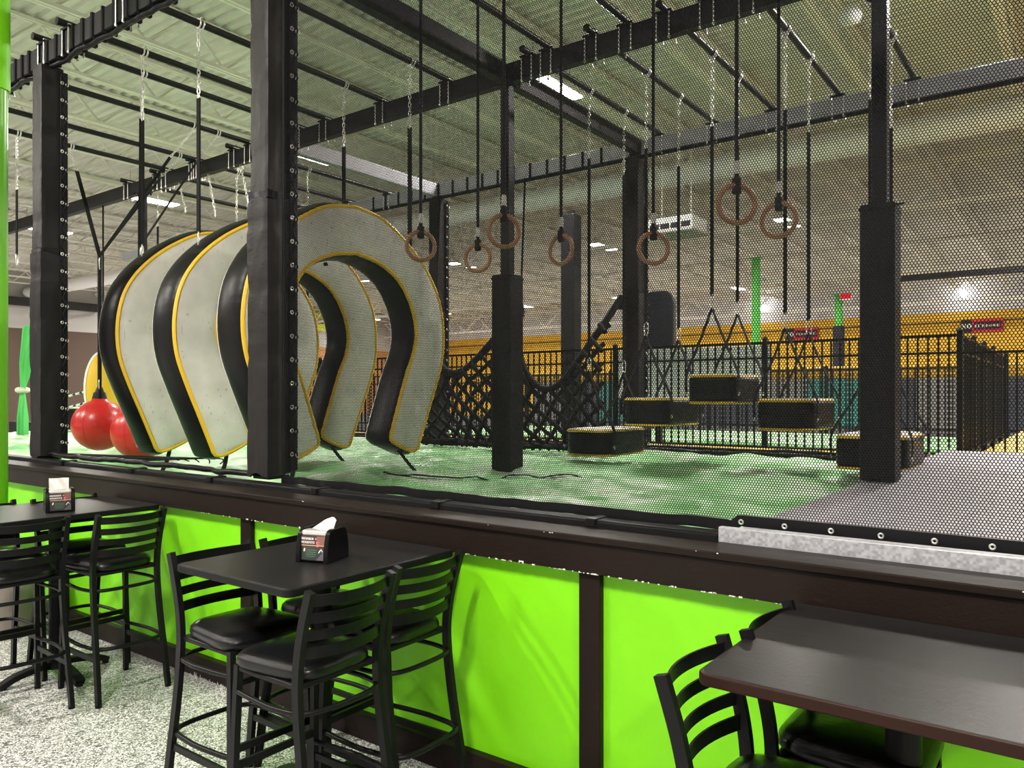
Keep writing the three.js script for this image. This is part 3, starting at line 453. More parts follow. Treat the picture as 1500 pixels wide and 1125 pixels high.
// ---------------------------------------------------------------- safety net in the front plane
{
  const t = thing('safety_net', 'fine black mesh safety net stretched across the front of the course', 'net', V(-0.9, 1.25, 3.06));
  const px = 0.0112, py = 0.0094, nx = 24, ny = 24, w = 0.0015; // half strand width
  const P = [], I = []; const strand = (x0, y0, x1, y1) => { const dx = x1 - x0, dy = y1 - y0, l = Math.hypot(dx, dy), ux = -dy / l * w, uy = dx / l * w, o = P.length / 3; for (const [x, y] of [[x0, y0], [x1, y1]]) P.push(x + ux, y + uy, 0, x - ux, y - uy, 0, x, y, w * 1.4); I.push(o, o + 3, o + 1, o + 1, o + 3, o + 4, o + 1, o + 4, o + 2, o + 2, o + 4, o + 5, o + 2, o + 5, o, o, o + 5, o + 3); };
  for (let j = 0; j < ny; j++) for (let i = 0; i < nx; i++) { const x = i * px + (j % 2 ? px / 2 : 0), y = j * py; strand(x, y, x, y + py * 0.42); strand(x, y + py * 0.42, x + px / 2, y + py); strand(x, y + py * 0.42, x - px / 2, y + py); }
  const g = new THREE.BufferGeometry(); g.setAttribute('position', new THREE.Float32BufferAttribute(P, 3)); g.setIndex(I); g.computeVertexNormals(); boxUV(g);
  const a0 = -4.04, a1 = 2.3, y0 = 1.24, y1 = BEAM0 - 0.05, cx = Math.ceil((a1 - a0) / (nx * px)), cyy = Math.ceil((y1 - y0) / (ny * py)), sx = (a1 - a0) / (cx * nx * px), sy = (y1 - y0) / (cyy * ny * py);
  const im = new THREE.InstancedMesh(g, M.net, cx * cyy), m = new THREE.Matrix4(); let k = 0;
  for (let j = 0; j < cyy; j++) for (let i = 0; i < cx; i++) { m.makeScale(sx, sy, 1); m.setPosition(a0 + i * nx * px * sx - t.position.x, y0 + j * ny * py * sy - t.position.y, 0.012); im.setMatrixAt(k++, m); }
  im.name = 'mesh_weave'; im.userData.kind = 'stuff'; im.castShadow = im.receiveShadow = true; t.add(im);
  // bottom hem with grommets
  const Hm = []; const n = 260; for (let i = 0; i <= n; i++) { const a = a0 + (a1 - a0) * i / n; Hm.push(V(a, (a < -1.12 ? 1.228 : 1.252) + (a < -1.12 ? 0.016 * (fbm(a * 6, 2, 0, 161, 3) - 0.5) : 0), 3.055 - (a < -1.12 ? 0.04 * fbm(a * 5, 7, 0, 163, 3) : 0.02))); }
  part(t, 'hem_band', sweepRect(Hm, 0.045, 0.014, n, UP), M.vinylBlack);
  const gr = []; for (let a = -1.1; a < 2.2; a += 0.17) gr.push(new THREE.TorusGeometry(0.008, 0.0035, 5, 10).translate(a, a < -1.2 ? 1.23 : 1.25, -3.012)); part(t, 'grommets', gr, M.zinc, 'small metal grommets');
  part(t, 'side_rope', rod(V(a0 + 0.01, 1.25, 3.05), V(a0 + 0.01, BEAM0 - 0.05, 3.05), 0.009, 8), M.cord);
}
// gathered net tied back over the open bay between the two front posts
{
  const t = thing('tied_back_net', 'loose black net cords gathered low between the two front posts', 'net', V(-5.8, 1.225, 3.03));
  const P = []; for (let i = 0; i <= 60; i++) { const a = -7.32 + 3.0 * i / 60; P.push(V(a, 1.235 + 0.022 * fbm(a * 6, 1, 0, 171, 3), 3.02 + 0.05 * (fbm(a * 5, 3, 0, 173, 3) - 0.5))); } part(t, 'gathered_hem', tube(P, 0.02, 160, 6), M.vinylBlack);
  for (let i = 0; i < 9; i++) { const a = -7.25 + i * 0.17; part(t, 'cord', tube([V(a, 1.25, 3.05), V(a - 0.25, 1.19, 3.6 + 0.05 * i), V(a - 0.45, 1.13, 4.1)], 0.006, 10, 5), M.cord); }
}


// ---------------------------------------------------------------- black picket fences
const PG = {};
function fence(a0, b0, a1, b1, y0, h, label, pitch = 0.1, postEvery = 1.8, mid = true, m = M.steel) {
  const p = V(a0, y0, b0), q = V(a1, y0, b1), L = p.distanceTo(q), t = thing('picket_fence', label, 'fence', p); t.rotation.y = Math.atan2(-(q.z - p.z), q.x - p.x);
  const rail = (y) => lpart(t, 'rail', new THREE.BoxGeometry(L, 0.028, 0.028).translate(L / 2, y, 0), m);
  rail(h - 0.015); rail(0.1); if (mid) rail(h - 0.2);
  const key = h.toFixed(2), pk = PG[key] ??= new THREE.BoxGeometry(0.018, h - 0.1, 0.018).translate(0, (h - 0.1) / 2 + 0.085, 0), ps = PG[key + 'p'] ??= mg([new RoundedBoxGeometry(0.055, h + 0.04, 0.055, 1, 0.004).translate(0, (h + 0.04) / 2, 0), new THREE.ConeGeometry(0.04, 0.03, 4).rotateY(Math.PI / 4).translate(0, h + 0.055, 0)]);
  const np = Math.max(1, Math.round(L / postEvery)); for (let i = 0; i <= np; i++) lpart(t, 'fence_post', ps, m).position.x = L * i / np;
  const n = Math.floor(L / pitch); for (let i = 1; i < n; i++) lpart(t, 'picket', pk, m).position.x = i * L / n;
  return t;
}
fence(-13.5, 9.45, -1.08, 9.45, 1.02, 1.39, 'long black picket fence along the back of the course', 0.1, 2.0);
fence(-1.08, 9.45, 3.0, 9.45, 1.02, 1.2, 'lower black picket fence right of the fence corner', 0.1, 1.0, false);
fence(-1.08, 9.52, -1.08, 15.5, 1.02, 1.39, 'black picket fence running away from the fence corner', 0.1, 1.2);
fence(-9.4, 13.2, -1.4, 13.2, 0.985, 1.2, 'second black picket fence beyond the pale green mat', 0.1, 2.0, false);
fence(-24, 13.2, -10.2, 13.2, 0.985, 1.25, 'distant black picket fence behind the wrecking balls', 0.12, 2.4);

// ---------------------------------------------------------------- beyond the course
solo('white_banner', 'plain white banner fixed behind the black fence', 'banner', rbox(-5.2, -3.1, 1.72, 2.37, 9.464, 9.474, 0.004, 1), M.banner);
solo('upright_pad', 'dark blue-grey upright pad with rounded top behind the fence', 'pad', (() => { const s = new THREE.Shape(); s.moveTo(-0.22, 0); s.lineTo(0.22, 0); s.lineTo(0.22, 0.95); s.quadraticCurveTo(0.22, 1.12, 0.08, 1.12); s.lineTo(-0.08, 1.12); s.quadraticCurveTo(-0.22, 1.12, -0.22, 0.95); const g = new THREE.ExtrudeGeometry(s, { depth: 0.16, bevelEnabled: true, bevelSize: 0.03, bevelThickness: 0.03, bevelSegments: 3 }); g.rotateY(0.3); g.scale(0.82, 1, 1); g.translate(-4.78, 2.05, -9.95); return boxUV(g); })(), M.slate);
solo('pad_stand', 'dark stand carrying the upright rounded pad behind the fence', 'stand', [box(-4.82, -4.74, 0.985, 2.04, 9.86, 9.94), box(-5.0, -4.55, 0.985, 1.03, 9.77, 10.1)], M.steel);
{
  const t = thing('barrier_wall', 'padded barrier with yellow band over grey-blue pads at the back', 'barrier', V(-6, 0.985, 20));
  for (let i = 0; i < 14; i++) { const a = -14 + i * 1.2; part(t, 'side_pad', rbox(a, a + 1.19, 0.985, 2.17, 20, 20.2, 0.04, 2), i % 5 === 2 ? M.tealPad : i % 3 ? M.bluePad : M.wallGrey, i % 5 === 2 ? 'teal pad' : undefined); part(t, 'top_pad', rbox(a, a + 1.19, 2.18, 2.47, 19.97, 20.23, 0.04, 2), M.yellowPad, 'yellow top pad'); }
}
function column(a, b, y0, r, label, padH) { const t = thing('hall_column', label, 'column', V(a, y0, b)); part(t, 'shaft', rod(V(a, y0 + (padH || 0), b), V(a, 6.3, b), r, 20), M.colGreen); if (padH) part(t, 'column_pad', rod(V(a, y0, b), V(a, y0 + padH, b), r * 1.5, 16), M.slate, 'dark pad'); part(t, 'cap_plate', box(a - r * 1.3, a + r * 1.3, 6.3, 6.32, b - r * 1.3, b + r * 1.3), M.colGreen); return t; }
column(-8.8, 25.5, 0, 0.14, 'slim green hall column standing beyond the white banner');
column(-9.0, 37, 0, 0.17, 'farther green hall column with a dark pad on its lower half', 4.9);
{
  const t = thing('green_pole', 'thick bright green pole at the near wall beside the bin', 'pole', V(-6.75, 0, 2.42)); const a = -6.75, b = 2.42;
  part(t, 'shaft', rod(V(a, 0, b), V(a, 5.6, b), 0.1, 28), M.poleGreen); part(t, 'upper_sleeve', rod(V(a, 4.1, b), V(a, 5.6, b), 0.115, 28), M.green); part(t, 'base_plate', box(a - 0.14, a + 0.14, 0, 0.015, b - 0.14, b + 0.14), M.poleGreen);
}
{ // second frame beyond the fence
  const t = thing('far_frame_post', 'tall padded post of another frame behind the cargo net', 'post', V(-6.85, 0.985, 10.9)); part(t, 'post_pad', new RoundedBoxGeometry(0.26, 3.75, 0.26, 2, 0.03).translate(-6.85, 2.87, -10.9), M.padBlack); part(t, 'steel_tube', box(-6.9, -6.8, 0.985, 4.8, 10.85, 10.95), M.steel);
  solo('far_frame_beam', 'long black beam of another frame before the white upper wall', 'beam', rbox(-4.2, 6, 4.75, 4.9, 22.4, 22.6, 0.01, 1), M.steel);
  for (const a of [-4.1, 5.9]) solo('far_beam_post', a < 0 ? 'black post under the end of the long distant beam behind the deck post' : 'black post under the far end of the long distant beam', 'post', rbox(a - 0.08, a + 0.08, 0.985, 4.75, 22.42, 22.58, 0.01, 1), M.steel, 'distant beam posts');
}
{ // round duct under the joists along x
  const t = thing('air_duct', 'long round white air duct hanging under the ceiling', 'duct', V(-12, 6.35, 15)); part(t, 'duct_shell', rod(V(A0 + 0.1, 6.35, 15), V(A1 - 0.1, 6.35, 15), 0.25, 20), M.duct);
  for (let a = A0 + 2; a < A1; a += 2.4) part(t, 'duct_band', [rod(V(a, 6.35, 15), V(a + 0.04, 6.35, 15), 0.262, 20), rod(V(a + 0.02, 6.55, 15), V(a + 0.02, 6.7, 15), 0.008, 6)], M.joist);
}
{
  const t = thing('unit_heater', 'white box air unit with dark louvres hanging beside the rear corner post', 'air unit', V(-6.3, 4.75, 13.8)); part(t, 'case', rbox(-6.75, -5.85, 4.86, 5.12, 13.5, 14.2, 0.02, 2), M.white);
  for (let k = 0; k < 4; k++) part(t, 'louvre', box(-6.7 + k * 0.21, -6.52 + k * 0.21, 4.9, 5.0, 13.49, 13.5), M.wallDark, 'dark louvre'); for (const a of [-6.6, -6.0]) part(t, 'hanger_rod', rod(V(a, 5.12, 13.8), V(a, 6.62, 13.8), 0.01, 6), M.joist); part(t, 'drain_pan', rbox(-6.78, -5.82, 4.82, 4.86, 13.46, 14.24, 0.01, 1), M.wallGrey);
}
function textTex(w, h, draw) { const c = document.createElement('canvas'); c.width = w; c.height = h; draw(c.getContext('2d'), w, h); const t = new THREE.CanvasTexture(c); t.colorSpace = THREE.SRGBColorSpace; return t; }
const tSign = textTex(768, 272, (x, w, h) => { x.fillStyle = '#141416'; x.fillRect(0, 0, w, h); x.fillStyle = '#d02438'; x.fillRect(200, 0, w - 200, h); x.fillStyle = '#fff'; x.font = 'bold 130px sans-serif'; x.textAlign = 'center'; x.textBaseline = 'middle'; x.fillText('NO', 100, h / 2); x.fillStyle = '#1b1214'; x.fillRect(232, 62, w - 270, 150); x.fillStyle = '#f3dfe2'; x.font = 'bold 104px sans-serif'; x.fillText('RUNNING', 483, h / 2 + 2, 470); });
for (const [a, label] of [[-3.8, 'red and black NO RUNNING wall sign above the fence corner'], [-11.75, 'red and black NO RUNNING wall sign above the fourth hanging log']]) {
  const t = thing('wall_sign', label, 'sign', V(a, 4.63, B1 - 0.1), 'no running signs'); lpart(t, 'backing', new THREE.BoxGeometry(1.66, 0.6, 0.04).translate(0, 0.3, 0.0), M.wallDark); const f = new THREE.PlaneGeometry(1.64, 0.58); f.translate(0, 0.3, 0.022); lpart(t, 'printed_face', f, new THREE.MeshStandardMaterial({ map: tSign, roughness: 0.6 }));
}
{ const t = thing('exit_sign', 'small red lit sign beside the far green column', 'sign', V(-8.55, 6.0, 36.4)); const m = new THREE.MeshStandardMaterial({ color: 0x400508, emissive: 0xff1830, emissiveIntensity: 0.45 }); lpart(t, 'housing', new RoundedBoxGeometry(0.5, 0.32, 0.08, 1, 0.01).translate(0, 0.16, 0), M.white); lpart(t, 'lit_face', new THREE.BoxGeometry(0.44, 0.24, 0.01).translate(0, 0.16, 0.045), m); lpart(t, 'drop_rod', new THREE.CylinderGeometry(0.012, 0.012, 0.7, 6).translate(0, 0.66, 0), M.white); }
for (const [a, y] of [[-4.5, 6.42], [-13.7, 6.38]]) { const t = thing('globe_lamp', 'small round white lamp high on the back wall', 'lamp', V(a, y, 40.7), 'round wall lamps'); lpart(t, 'globe', new THREE.SphereGeometry(0.16, 16, 12), M.lamp); lpart(t, 'wall_arm', rod(new THREE.Vector3(0, 0, 0), new THREE.Vector3(0, 0, -0.28), 0.03, 8), M.white); const l = new THREE.PointLight(LIGHT_COLOR, 0.6, 0, 2); l.position.set(a, y, -40.4); l.castShadow = true; scene.add(l); }
{ const t = thing('pendant_speaker', 'white dome pendant hanging above the deck post', 'pendant', V(-2.3, 6.25, 10)); const pts = [[0, 0], [0.07, 0.005], [0.12, 0.04], [0.135, 0.1], [0.12, 0.17], [0.06, 0.22], [0.02, 0.24], [0, 0.24]].map(([x, y]) => new THREE.Vector2(x, y)); lpart(t, 'dome', new THREE.LatheGeometry(pts, 24), M.white); lpart(t, 'stem', new THREE.CylinderGeometry(0.012, 0.012, 0.75, 8).translate(0, 0.6, 0), M.white); }
{ // things at the far left: black log with white top, second arch, green silk, striped ropes
  const t = thing('balance_block', 'long black foam block with pale top behind the wrecking balls', 'foam block', V(-13.5, 1.1, 7.3)); part(t, 'block', rbox(-16.4, -11.3, 1.12, 1.5, 7.0, 7.7, 0.05, 3), M.vinylBlack); part(t, 'top_cover', rbox(-16.38, -11.32, 1.5, 1.53, 7.02, 7.68, 0.01, 1), M.creamTop, 'pale top cover'); part(t, 'foot', [rbox(-13.3, -13.1, 1.05, 1.12, 7.1, 7.6, 0.01, 1)], M.vinylBlack); part(t, 'foot', rbox(-11.9, -11.7, 1.05, 1.12, 7.1, 7.6, 0.01, 1), M.vinylBlack);
  const y = thing('yellow_inflatable', 'yellow inflatable disc with white rim hanging behind the farthest arch', 'inflatable', V(-12.0, 1.2, 5.78)); const g = new THREE.SphereGeometry(1, 24, 18); g.scale(0.18, 0.57, 0.27); g.translate(-12.0, 1.85, -5.78); part(y, 'disc', g, M.yellowPiping); const r = new THREE.TorusGeometry(1, 0.035, 6, 48); r.rotateY(Math.PI / 2); r.scale(1, 0.57, 0.27); r.translate(-12.0, 1.85, -5.78); part(y, 'rim', r, M.whitePiping, 'white rim'); part(y, 'strap', rod(V(-12.0, 2.4, 5.78), V(-12.0, BEAM0, 5.78), 0.014, 6), M.cord);
  const s = thing('green_silk', 'bright green fabric drape tied in at the fence', 'drape', V(-14.85, 1.05, 5.78)); const n = 18, m = 24, q = [], id = []; for (let j = 0; j <= m; j++) { const v = j / m, yy = 1.05 + v * 1.9, w = 0.11 + 0.3 * Math.max(0, v - 0.42); for (let i = 0; i <= n; i++) { const u = i / n - 0.5; q.push(-14.85 + u * 2 * w + (v > 0.42 ? (v - 0.42) * 0.7 : 0), yy, -5.78 + 0.07 * Math.sin(u * 26) * Math.min(1, Math.abs(v - 0.42) * 4)); } } for (let j = 0; j < m; j++) for (let i = 0; i < n; i++) { const a = j * (n + 1) + i; id.push(a, a + 1, a + n + 1, a + 1, a + n + 2, a + n + 1); } const sg = new THREE.BufferGeometry(); sg.setAttribute('position', new THREE.Float32BufferAttribute(q, 3)); sg.setIndex(id); sg.computeVertexNormals(); part(s, 'fabric', boxUV(sg), M.silk); part(s, 'tie', new THREE.TorusGeometry(0.07, 0.05, 8, 18).rotateX(Math.PI / 2).translate(-14.85, 1.85, -5.78), M.creamTop, 'cream tie'); part(s, 'hanging_cord', rod(V(-14.44, 2.9, 5.78), V(-14.44, BEAM0, 5.78), 0.012, 6), M.cord);
  for (const [y0, y1, b, which] of [[1.62, 2.02, 6.25, 'upper'], [1.4, 1.8, 6.15, 'lower']]) { const o = thing('striped_rope', which + ' sloping handrail rope striped black and white', 'rope', V(-15, y0, b), 'striped handrail ropes'); const p = V(-15.2, y0, b), e = V(-12.0, y1, b); part(o, 'core', rod(p, e, 0.014, 8), M.cord); for (const q of [p, e]) part(o, 'stanchion', rod(V(q.x, 1.04, b), q, 0.02, 8), M.steel); for (let k = 0; k < 13; k++) part(o, 'white_stripe', rod(p.clone().lerp(e, (k + 0.2) / 13), p.clone().lerp(e, (k + 0.75) / 13), 0.019, 8), M.whitePiping, 'white stripe'); }
  solo('red_bumper', 'dull red padded bumper low behind the fence at the left', 'pad', (() => { const k = new THREE.SphereGeometry(1, 20, 14); k.scale(0.7, 0.5, 0.3); k.translate(-14.2, 1.5, -11); return k; })(), M.red);
}

// ---------------------------------------------------------------- ceiling light fixtures
{
  const proto = new THREE.Group(); proto.name = 'ceiling_light'; proto.userData = { label: 'slim white high-bay light fixture hanging under the ceiling joists', category: 'light', group: 'high-bay light fixtures' };
  const hs = lpart(proto, 'housing', new RoundedBoxGeometry(LIGHT_W + 0.04, 0.07, LIGHT_L + 0.05, 2, 0.015).translate(0, 0.045, 0), M.white);
  for (const s of [-1, 1]) lpart(hs, 'diffuser', new RoundedBoxGeometry(LIGHT_W * 0.44, 0.02, LIGHT_L, 1, 0.006).translate(s * LIGHT_W * 0.25, 0.004, 0), M.lamp, 'glowing diffuser');
  for (const s of [-1, 1]) lpart(proto, 'hanger_wire', rod(new THREE.Vector3(0, 0.08, s * 0.5), new THREE.Vector3(0, 0.6, s * 0.5), 0.004, 5), M.steel);
  let first = true;
  for (const b of LIGHT_B) for (const a of LIGHT_A) {
    if (b < 0 && a < -20) continue;
    let o; if (first) { o = proto; used.ceiling_light = 0; scene.add(o); first = false; } else o = copy(proto);
    o.position.set(a, LIGHT_Y, -b);
    const l = new THREE.RectAreaLight(LIGHT_COLOR, LIGHT_POWER, LIGHT_W, LIGHT_L); l.position.set(a, LIGHT_Y - 0.015, -b); l.rotation.x = -Math.PI / 2; scene.add(l);
  }
}

// ---------------------------------------------------------------- bar tables
function makeTable(a0, a1, b0, b1, label, edge) {
  const H = 1.05, T = 0.032, ca = (a0 + a1) / 2, cb = (b0 + b1) / 2, t = thing('bar_table', label, 'table', V(ca, 0, cb)), w = (a1 - a0) / 2, d = (b1 - b0) / 2, r = 0.035;
  const rrect = (k) => { const s = new THREE.Shape(), W = w + k, D = d + k; s.moveTo(-W + r, -D); s.lineTo(W - r, -D); s.quadraticCurveTo(W, -D, W, -D + r); s.lineTo(W, D - r); s.quadraticCurveTo(W, D, W - r, D); s.lineTo(-W + r, D); s.quadraticCurveTo(-W, D, -W, D - r); s.lineTo(-W, -D + r); s.quadraticCurveTo(-W, -D, -W + r, -D); return s; };
  const ex = (s, h, y, bev) => { const g = new THREE.ExtrudeGeometry(s, { depth: h - 2 * bev, bevelEnabled: bev > 0, bevelSize: bev, bevelThickness: bev, bevelSegments: 3, curveSegments: 10 }); g.rotateX(-Math.PI / 2); g.translate(0, y + bev, 0); return boxUV(g); };
  lpart(t, 'edge_band', ex(rrect(-0.006), T, H - T - 0.001, 0.006), edge);
  lpart(t, 'table_top', ex(rrect(-0.009), 0.006, H - 0.006, 0.002), M.tableTop);
  lpart(t, 'column', new THREE.CylinderGeometry(0.045, 0.045, H - T - 0.07, 24).translate(0, (H - T + 0.07) / 2 - 0.02, 0), M.castIron);
  lpart(t, 'top_spider', [new RoundedBoxGeometry(0.46, 0.018, 0.07, 1, 0.004).translate(0, H - T - 0.012, 0), new RoundedBoxGeometry(0.07, 0.018, 0.5, 1, 0.004).translate(0, H - T - 0.012, 0), new THREE.CylinderGeometry(0.06, 0.05, 0.05, 20).translate(0, H - T - 0.04, 0)], M.castIron);
  lpart(t, 'base_collar', new THREE.CylinderGeometry(0.05, 0.075, 0.05, 24).translate(0, 0.085, 0), M.castIron);
  for (let k = 0; k < 4; k++) { const c = [[0.03, 0.085], [0.12, 0.075], [0.24, 0.052], [0.31, 0.022]].map(([x, y]) => new THREE.Vector3(x, y, 0)); const g = sweepRect(c, 0.055, 0.034, 10, new THREE.Vector3(0, 0, 1)); const f = new THREE.CylinderGeometry(0.018, 0.02, 0.02, 12).translate(0.3, 0.01, 0); for (const q of [g, f]) q.rotateY(k * Math.PI / 2); lpart(t, 'foot', [g, f], M.castIron); }
  return t;
}
makeTable(-5.56, -4.80, 1.74, 2.68, 'square black bar table standing near the green pole', M.castIron);
makeTable(-3.06, -2.31, 1.765, 2.69, 'black bar table in the middle, with a napkin dispenser on it', M.castIron);
makeTable(-0.80, 0.02, 1.86, 2.69, 'glossy black bar table with brown edge and nothing on it', M.tableEdge);

// ---------------------------------------------------------------- ladder-back bar stools (front = local +z)
const X = new THREE.Vector3(1, 0, 0);
const stool = (() => {
  const t = new THREE.Group(); t.name = 'bar_stool'; const Q = (x, y, z) => new THREE.Vector3(x, y, z);
  for (const s of [-1, 1]) lpart(t, 'front_leg', [sweepRect([Q(s * 0.195, 0.012, 0.195), Q(s * 0.188, 0.4, 0.185), Q(s * 0.18, 0.735, 0.172)], 0.026, 0.026, 6, X), new THREE.CylinderGeometry(0.016, 0.017, 0.014, 10).translate(s * 0.195, 0.007, 0.195)], M.chair);
  for (const s of [-1, 1]) lpart(t, 'back_post', [sweepRect([Q(s * 0.205, 0.012, -0.285), Q(s * 0.2, 0.2, -0.258), Q(s * 0.193, 0.45, -0.215), Q(s * 0.19, 0.66, -0.19), Q(s * 0.19, 0.78, -0.19), Q(s * 0.192, 0.92, -0.215), Q(s * 0.194, 1.075, -0.262)], 0.024, 0.034, 26, X), new THREE.CylinderGeometry(0.017, 0.018, 0.014, 10).translate(s * 0.205, 0.007, -0.285)], M.chair);
  const slat = (y, z, h) => { const pts = []; for (let i = 0; i <= 8; i++) { const u = i / 4 - 1; pts.push(Q(u * 0.188, y - 0.004 * (1 - u * u), z - 0.045 * (1 - u * u))); } return sweepRect(pts, h, 0.006, 14, UP); };
  for (const [y, z, h] of [[1.04, -0.25, 0.04], [0.975, -0.232, 0.036], [0.912, -0.215, 0.036], [0.848, -0.203, 0.042]]) lpart(t, 'back_slat', slat(y, z, h), M.chair);
  const hoop = (y, zb, r) => tube([Q(-0.185, y, 0.175), Q(-0.2, y, 0.05), Q(-0.205, y, -0.1), Q(-0.17, y, zb + 0.03), Q(0, y, zb), Q(0.17, y, zb + 0.03), Q(0.205, y, -0.1), Q(0.2, y, 0.05), Q(0.185, y, 0.175)], r, 48, 8);
  lpart(t, 'upper_hoop', hoop(0.635, -0.235, 0.0105), M.chair); lpart(t, 'foot_hoop', hoop(0.31, -0.285, 0.0115), M.chair);
  lpart(t, 'foot_bar', new RoundedBoxGeometry(0.37, 0.03, 0.02, 1, 0.004).translate(0, 0.345, 0.188), M.chair); lpart(t, 'front_rail', new RoundedBoxGeometry(0.37, 0.02, 0.02, 1, 0.004).translate(0, 0.66, 0.176), M.chair);
  for (const s of [-1, 1]) lpart(t, 'side_bar', bar(Q(s * 0.19, 0.25, 0.185), Q(s * 0.196, 0.25, -0.245), 0.014, 0.028), M.chair);
  lpart(t, 'seat_frame', [new RoundedBoxGeometry(0.38, 0.024, 0.36, 2, 0.01).translate(0, 0.722, -0.005)], M.chair);
  // upholstered seat: trapezoid with rounded corners, domed
  const prof = [[0.90, 0.732], [0.985, 0.738], [1.02, 0.752], [1.0, 0.772], [0.93, 0.787], [0.78, 0.797], [0.5, 0.803], [0.2, 0.806], [0.001, 0.807]], n = 48, P = [], I = [];
  for (const [k, y] of prof) for (let i = 0; i < n; i++) { const a = i / n * Math.PI * 2, c = Math.cos(a), s = Math.sin(a), e = 0.42, x = Math.sign(c) * Math.pow(Math.abs(c), e), z = Math.sign(s) * Math.pow(Math.abs(s), e); P.push(x * k * (0.195 + 0.02 * z), y, z * k * 0.20 + 0.002); }
  for (let r = 0; r + 1 < prof.length; r++) for (let i = 0; i < n; i++) { const a = r * n + i, b = r * n + (i + 1) % n; I.push(a, a + n, b, b, a + n, b + n); }
  const g = new THREE.BufferGeometry(); g.setAttribute('position', new THREE.Float32BufferAttribute(P, 3)); g.setIndex(I); g.computeVertexNormals(); lpart(t, 'seat', boxUV(g), M.seat, 'black vinyl seat');
  return t;
})();
const stools = [ // [x, depth, facing +1 = +x / -1 = -x, twist, label]
  [-2.405, 1.925, -1, 0.0, 'stool at the middle table, aisle side, back turned to the brown-edged table'],
  [-2.45, 2.385, -1, 0.02, 'stool at the middle table, wall side, back turned to the brown-edged table'],
  [-2.90, 2.0, 1, -0.02, 'stool at the middle table, aisle side, back turned to the green pole'],
  [-2.865, 2.44, 1, 0.0, 'stool at the middle table, wall side, back turned to the green pole'],
  [-4.74, 2.325, -1, 0.0, 'stool near the green pole, wall side, back towards the middle table'],
  [-4.865, 1.84, -1, -0.06, 'stool near the green pole, aisle side, back towards the middle table'],
  [-5.25, 2.40, 1, 0.0, 'stool at the table near the green pole, wall side, seat pushed under'],
  [-5.34, 1.93, 1, 0.0, 'stool at the table near the green pole, aisle side, seat pushed under'],
  [-0.565, 1.92, 1, 0.0, 'stool at the brown-edged table, aisle side, back before the green panel'],
  [-0.53, 2.40, 1, 0.0, 'stool at the brown-edged table, wall side, under the table'],
];
stools.forEach(([a, b, f, tw, label], i) => { const o = i ? copy(stool) : stool; if (!i) { used.bar_stool = 0; scene.add(o); } o.userData = { label: 'black ladder-back ' + label, category: 'bar stool', group: 'black ladder-back bar stools' }; o.position.copy(V(a, 0, b)); o.rotation.y = f * Math.PI / 2 + tw; });

// ---------------------------------------------------------------- napkin dispensers
const tLabel = textTex(512, 512, (x, w, h) => {
  x.fillStyle = '#4a2c25'; x.fillRect(0, 0, w, h); x.fillStyle = '#8f5e50'; x.fillRect(330, 0, 182, 200); x.fillStyle = '#2c352f'; x.fillRect(0, 250, w, h - 250); x.fillStyle = '#5f5b66'; x.beginPath(); x.moveTo(330, 512); x.lineTo(512, 280); x.lineTo(512, 512); x.fill();
  x.fillStyle = '#4b6b52'; for (let i = 0; i < 4; i++) x.fillRect(130, 290 + i * 45, 220 - i * 12, 18); x.fillStyle = '#e8e4dc'; x.beginPath(); x.ellipse(90, 300, 18, 40, 0.2, 0, 7); x.fill(); x.beginPath(); x.ellipse(400, 320, 12, 46, 0.5, 0, 7); x.fill(); x.beginPath(); x.ellipse(440, 300, 10, 40, -0.5, 0, 7); x.fill();
  x.fillStyle = '#ffffff'; x.font = 'bold 62px sans-serif'; x.textBaseline = 'top'; x.fillText('MEMBER', 14, 24, 270); x.fillText('+', 300, 24); x.fillText('BENEFITS', 14, 102, 300); x.fillStyle = '#ecd7a8'; x.fillRect(14, 196, 480, 12); x.fillStyle = '#ee6a82'; x.font = 'bold 150px sans-serif'; x.fillText('S', 318, 84);
});
const labelMat = new THREE.MeshPhysicalMaterial({ map: tLabel, roughness: 0.35, clearcoat: 0.6, clearcoatRoughness: 0.1 });
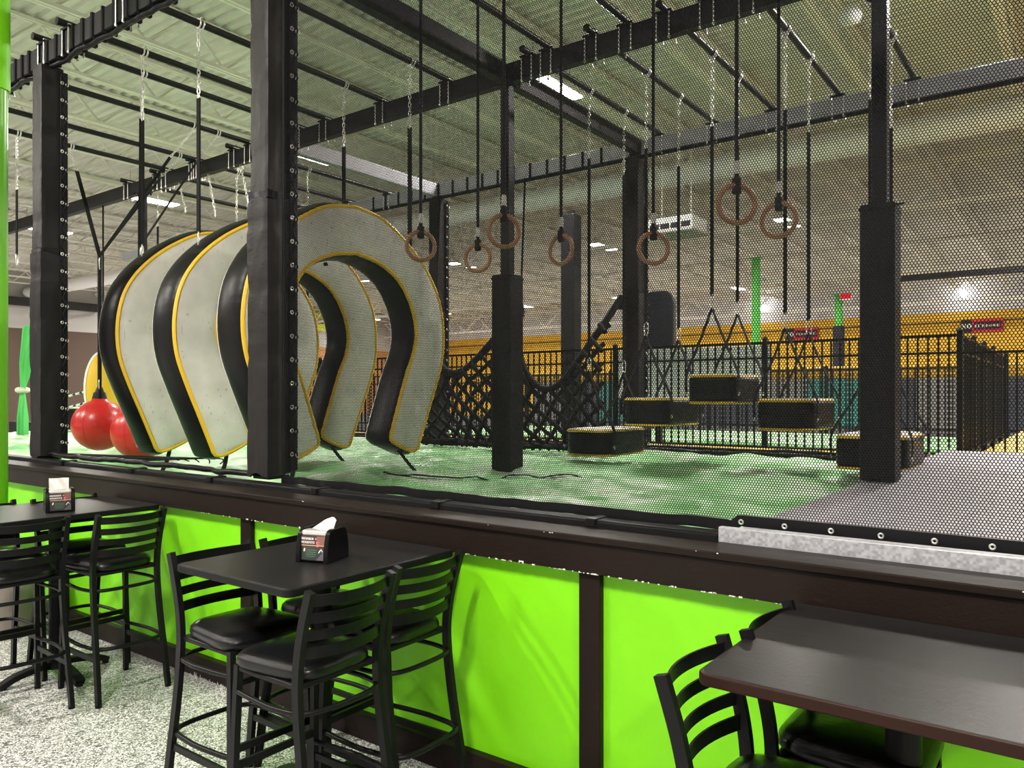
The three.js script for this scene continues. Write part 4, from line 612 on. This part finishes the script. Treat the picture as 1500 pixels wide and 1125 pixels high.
function dispenser(a, b, turn, label, upright) {
  const t = thing('napkin_dispenser', label, 'napkin dispenser', V(a, 1.05, b), 'napkin dispensers'); t.rotation.y = turn; const W = 0.155, D = 0.165, Hh = 0.135;
  for (const s of [-1, 1]) { const sh = new THREE.Shape(); sh.moveTo(-D / 2, 0.004); sh.lineTo(D / 2, 0.004); sh.quadraticCurveTo(D / 2 + 0.004, 0.05, D / 2 - 0.012, Hh - 0.03); sh.quadraticCurveTo(D / 2 - 0.02, Hh, D / 2 - 0.05, Hh); sh.lineTo(-D / 2 + 0.05, Hh); sh.quadraticCurveTo(-D / 2 + 0.02, Hh, -D / 2 + 0.012, Hh - 0.03); sh.quadraticCurveTo(-D / 2 - 0.004, 0.05, -D / 2, 0.004); const g = new THREE.ExtrudeGeometry(sh, { depth: 0.014, bevelEnabled: true, bevelSize: 0.004, bevelThickness: 0.004, bevelSegments: 3, curveSegments: 8 }); g.rotateY(Math.PI / 2); g.translate(s > 0 ? W / 2 - 0.018 : -W / 2 + 0.004, 0, 0); lpart(t, 'side_cheek', g, M.plasticBlack); }
  lpart(t, 'body', [new RoundedBoxGeometry(W - 0.03, Hh - 0.02, D - 0.03, 2, 0.01).translate(0, Hh / 2 - 0.002, 0), new RoundedBoxGeometry(W - 0.02, 0.012, D - 0.02, 1, 0.003).translate(0, 0.008, 0)], M.plasticBlack);
  const f = new THREE.PlaneGeometry(W - 0.034, 0.1, 12, 4), p = f.attributes.position; for (let i = 0; i < p.count; i++) p.setZ(i, 0.004 * Math.cos(p.getX(i) / (W - 0.034) * Math.PI)); f.rotateX(-0.07); f.translate(0, 0.062, D / 2 - 0.008); f.computeVertexNormals(); lpart(t, 'advert_card', f, labelMat, 'printed card reading member benefits');
  lpart(t, 'face_plate', new RoundedBoxGeometry(W - 0.034, 0.028, 0.055, 3, 0.012).translate(0, Hh - 0.014, D / 2 - 0.04), M.chrome, 'chrome face plate');
  const q = [], id = [], n = 12, m = 8; for (let j = 0; j <= m; j++) for (let i = 0; i <= n; i++) { const u = i / n - 0.5, v = j / m; const w = 0.105 * (upright ? 1 : 1 - 0.35 * v); q.push(u * w + (upright ? 0 : 0.02 * v), Hh - 0.012 + v * (upright ? 0.075 : 0.055) * (upright ? 1 : 0.75 + 0.5 * (0.5 - Math.abs(u - 0.1))), (upright ? -0.006 : 0.02) - v * (upright ? 0.012 : 0.05) + 0.008 * Math.sin(u * 9 + v * 3)); }
  for (let j = 0; j < m; j++) for (let i = 0; i < n; i++) { const a2 = j * (n + 1) + i; id.push(a2, a2 + 1, a2 + n + 1, a2 + 1, a2 + n + 2, a2 + n + 1); } const g = new THREE.BufferGeometry(); g.setAttribute('position', new THREE.Float32BufferAttribute(q, 3)); g.setIndex(id); g.computeVertexNormals(); const nm = M.napkin; nm.side = THREE.DoubleSide; lpart(t, 'napkin', g, nm, 'white paper napkin sticking out');
  return t;
}
dispenser(-2.63, 2.19, 0.32, 'black napkin dispenser with folded napkin on the middle table', false);
dispenser(-5.03, 2.16, 1.25, 'black napkin dispenser with upright napkin on the table near the green pole', true);
{ const t = thing('waste_bin', 'grey-brown waste bin beside the knee wall behind the stools', 'bin', V(-6.35, 0, 2.4)); const pts = [[0, 0], [0.15, 0], [0.155, 0.02], [0.18, 0.6], [0.19, 0.61], [0.19, 0.64], [0.175, 0.64], [0.17, 0.6], [0.14, 0.03], [0, 0.03]].map(([x, y]) => new THREE.Vector2(x, y)); lpart(t, 'tub', new THREE.LatheGeometry(pts, 28), M.bin); lpart(t, 'lid', new THREE.CylinderGeometry(0.172, 0.176, 0.03, 28).translate(0, 0.63, 0), M.plasticBlack, 'black lid'); }

scene.traverse((o) => { if (o.isMesh) o.castShadow = o.receiveShadow = true; });
renderer.render(scene, camera);
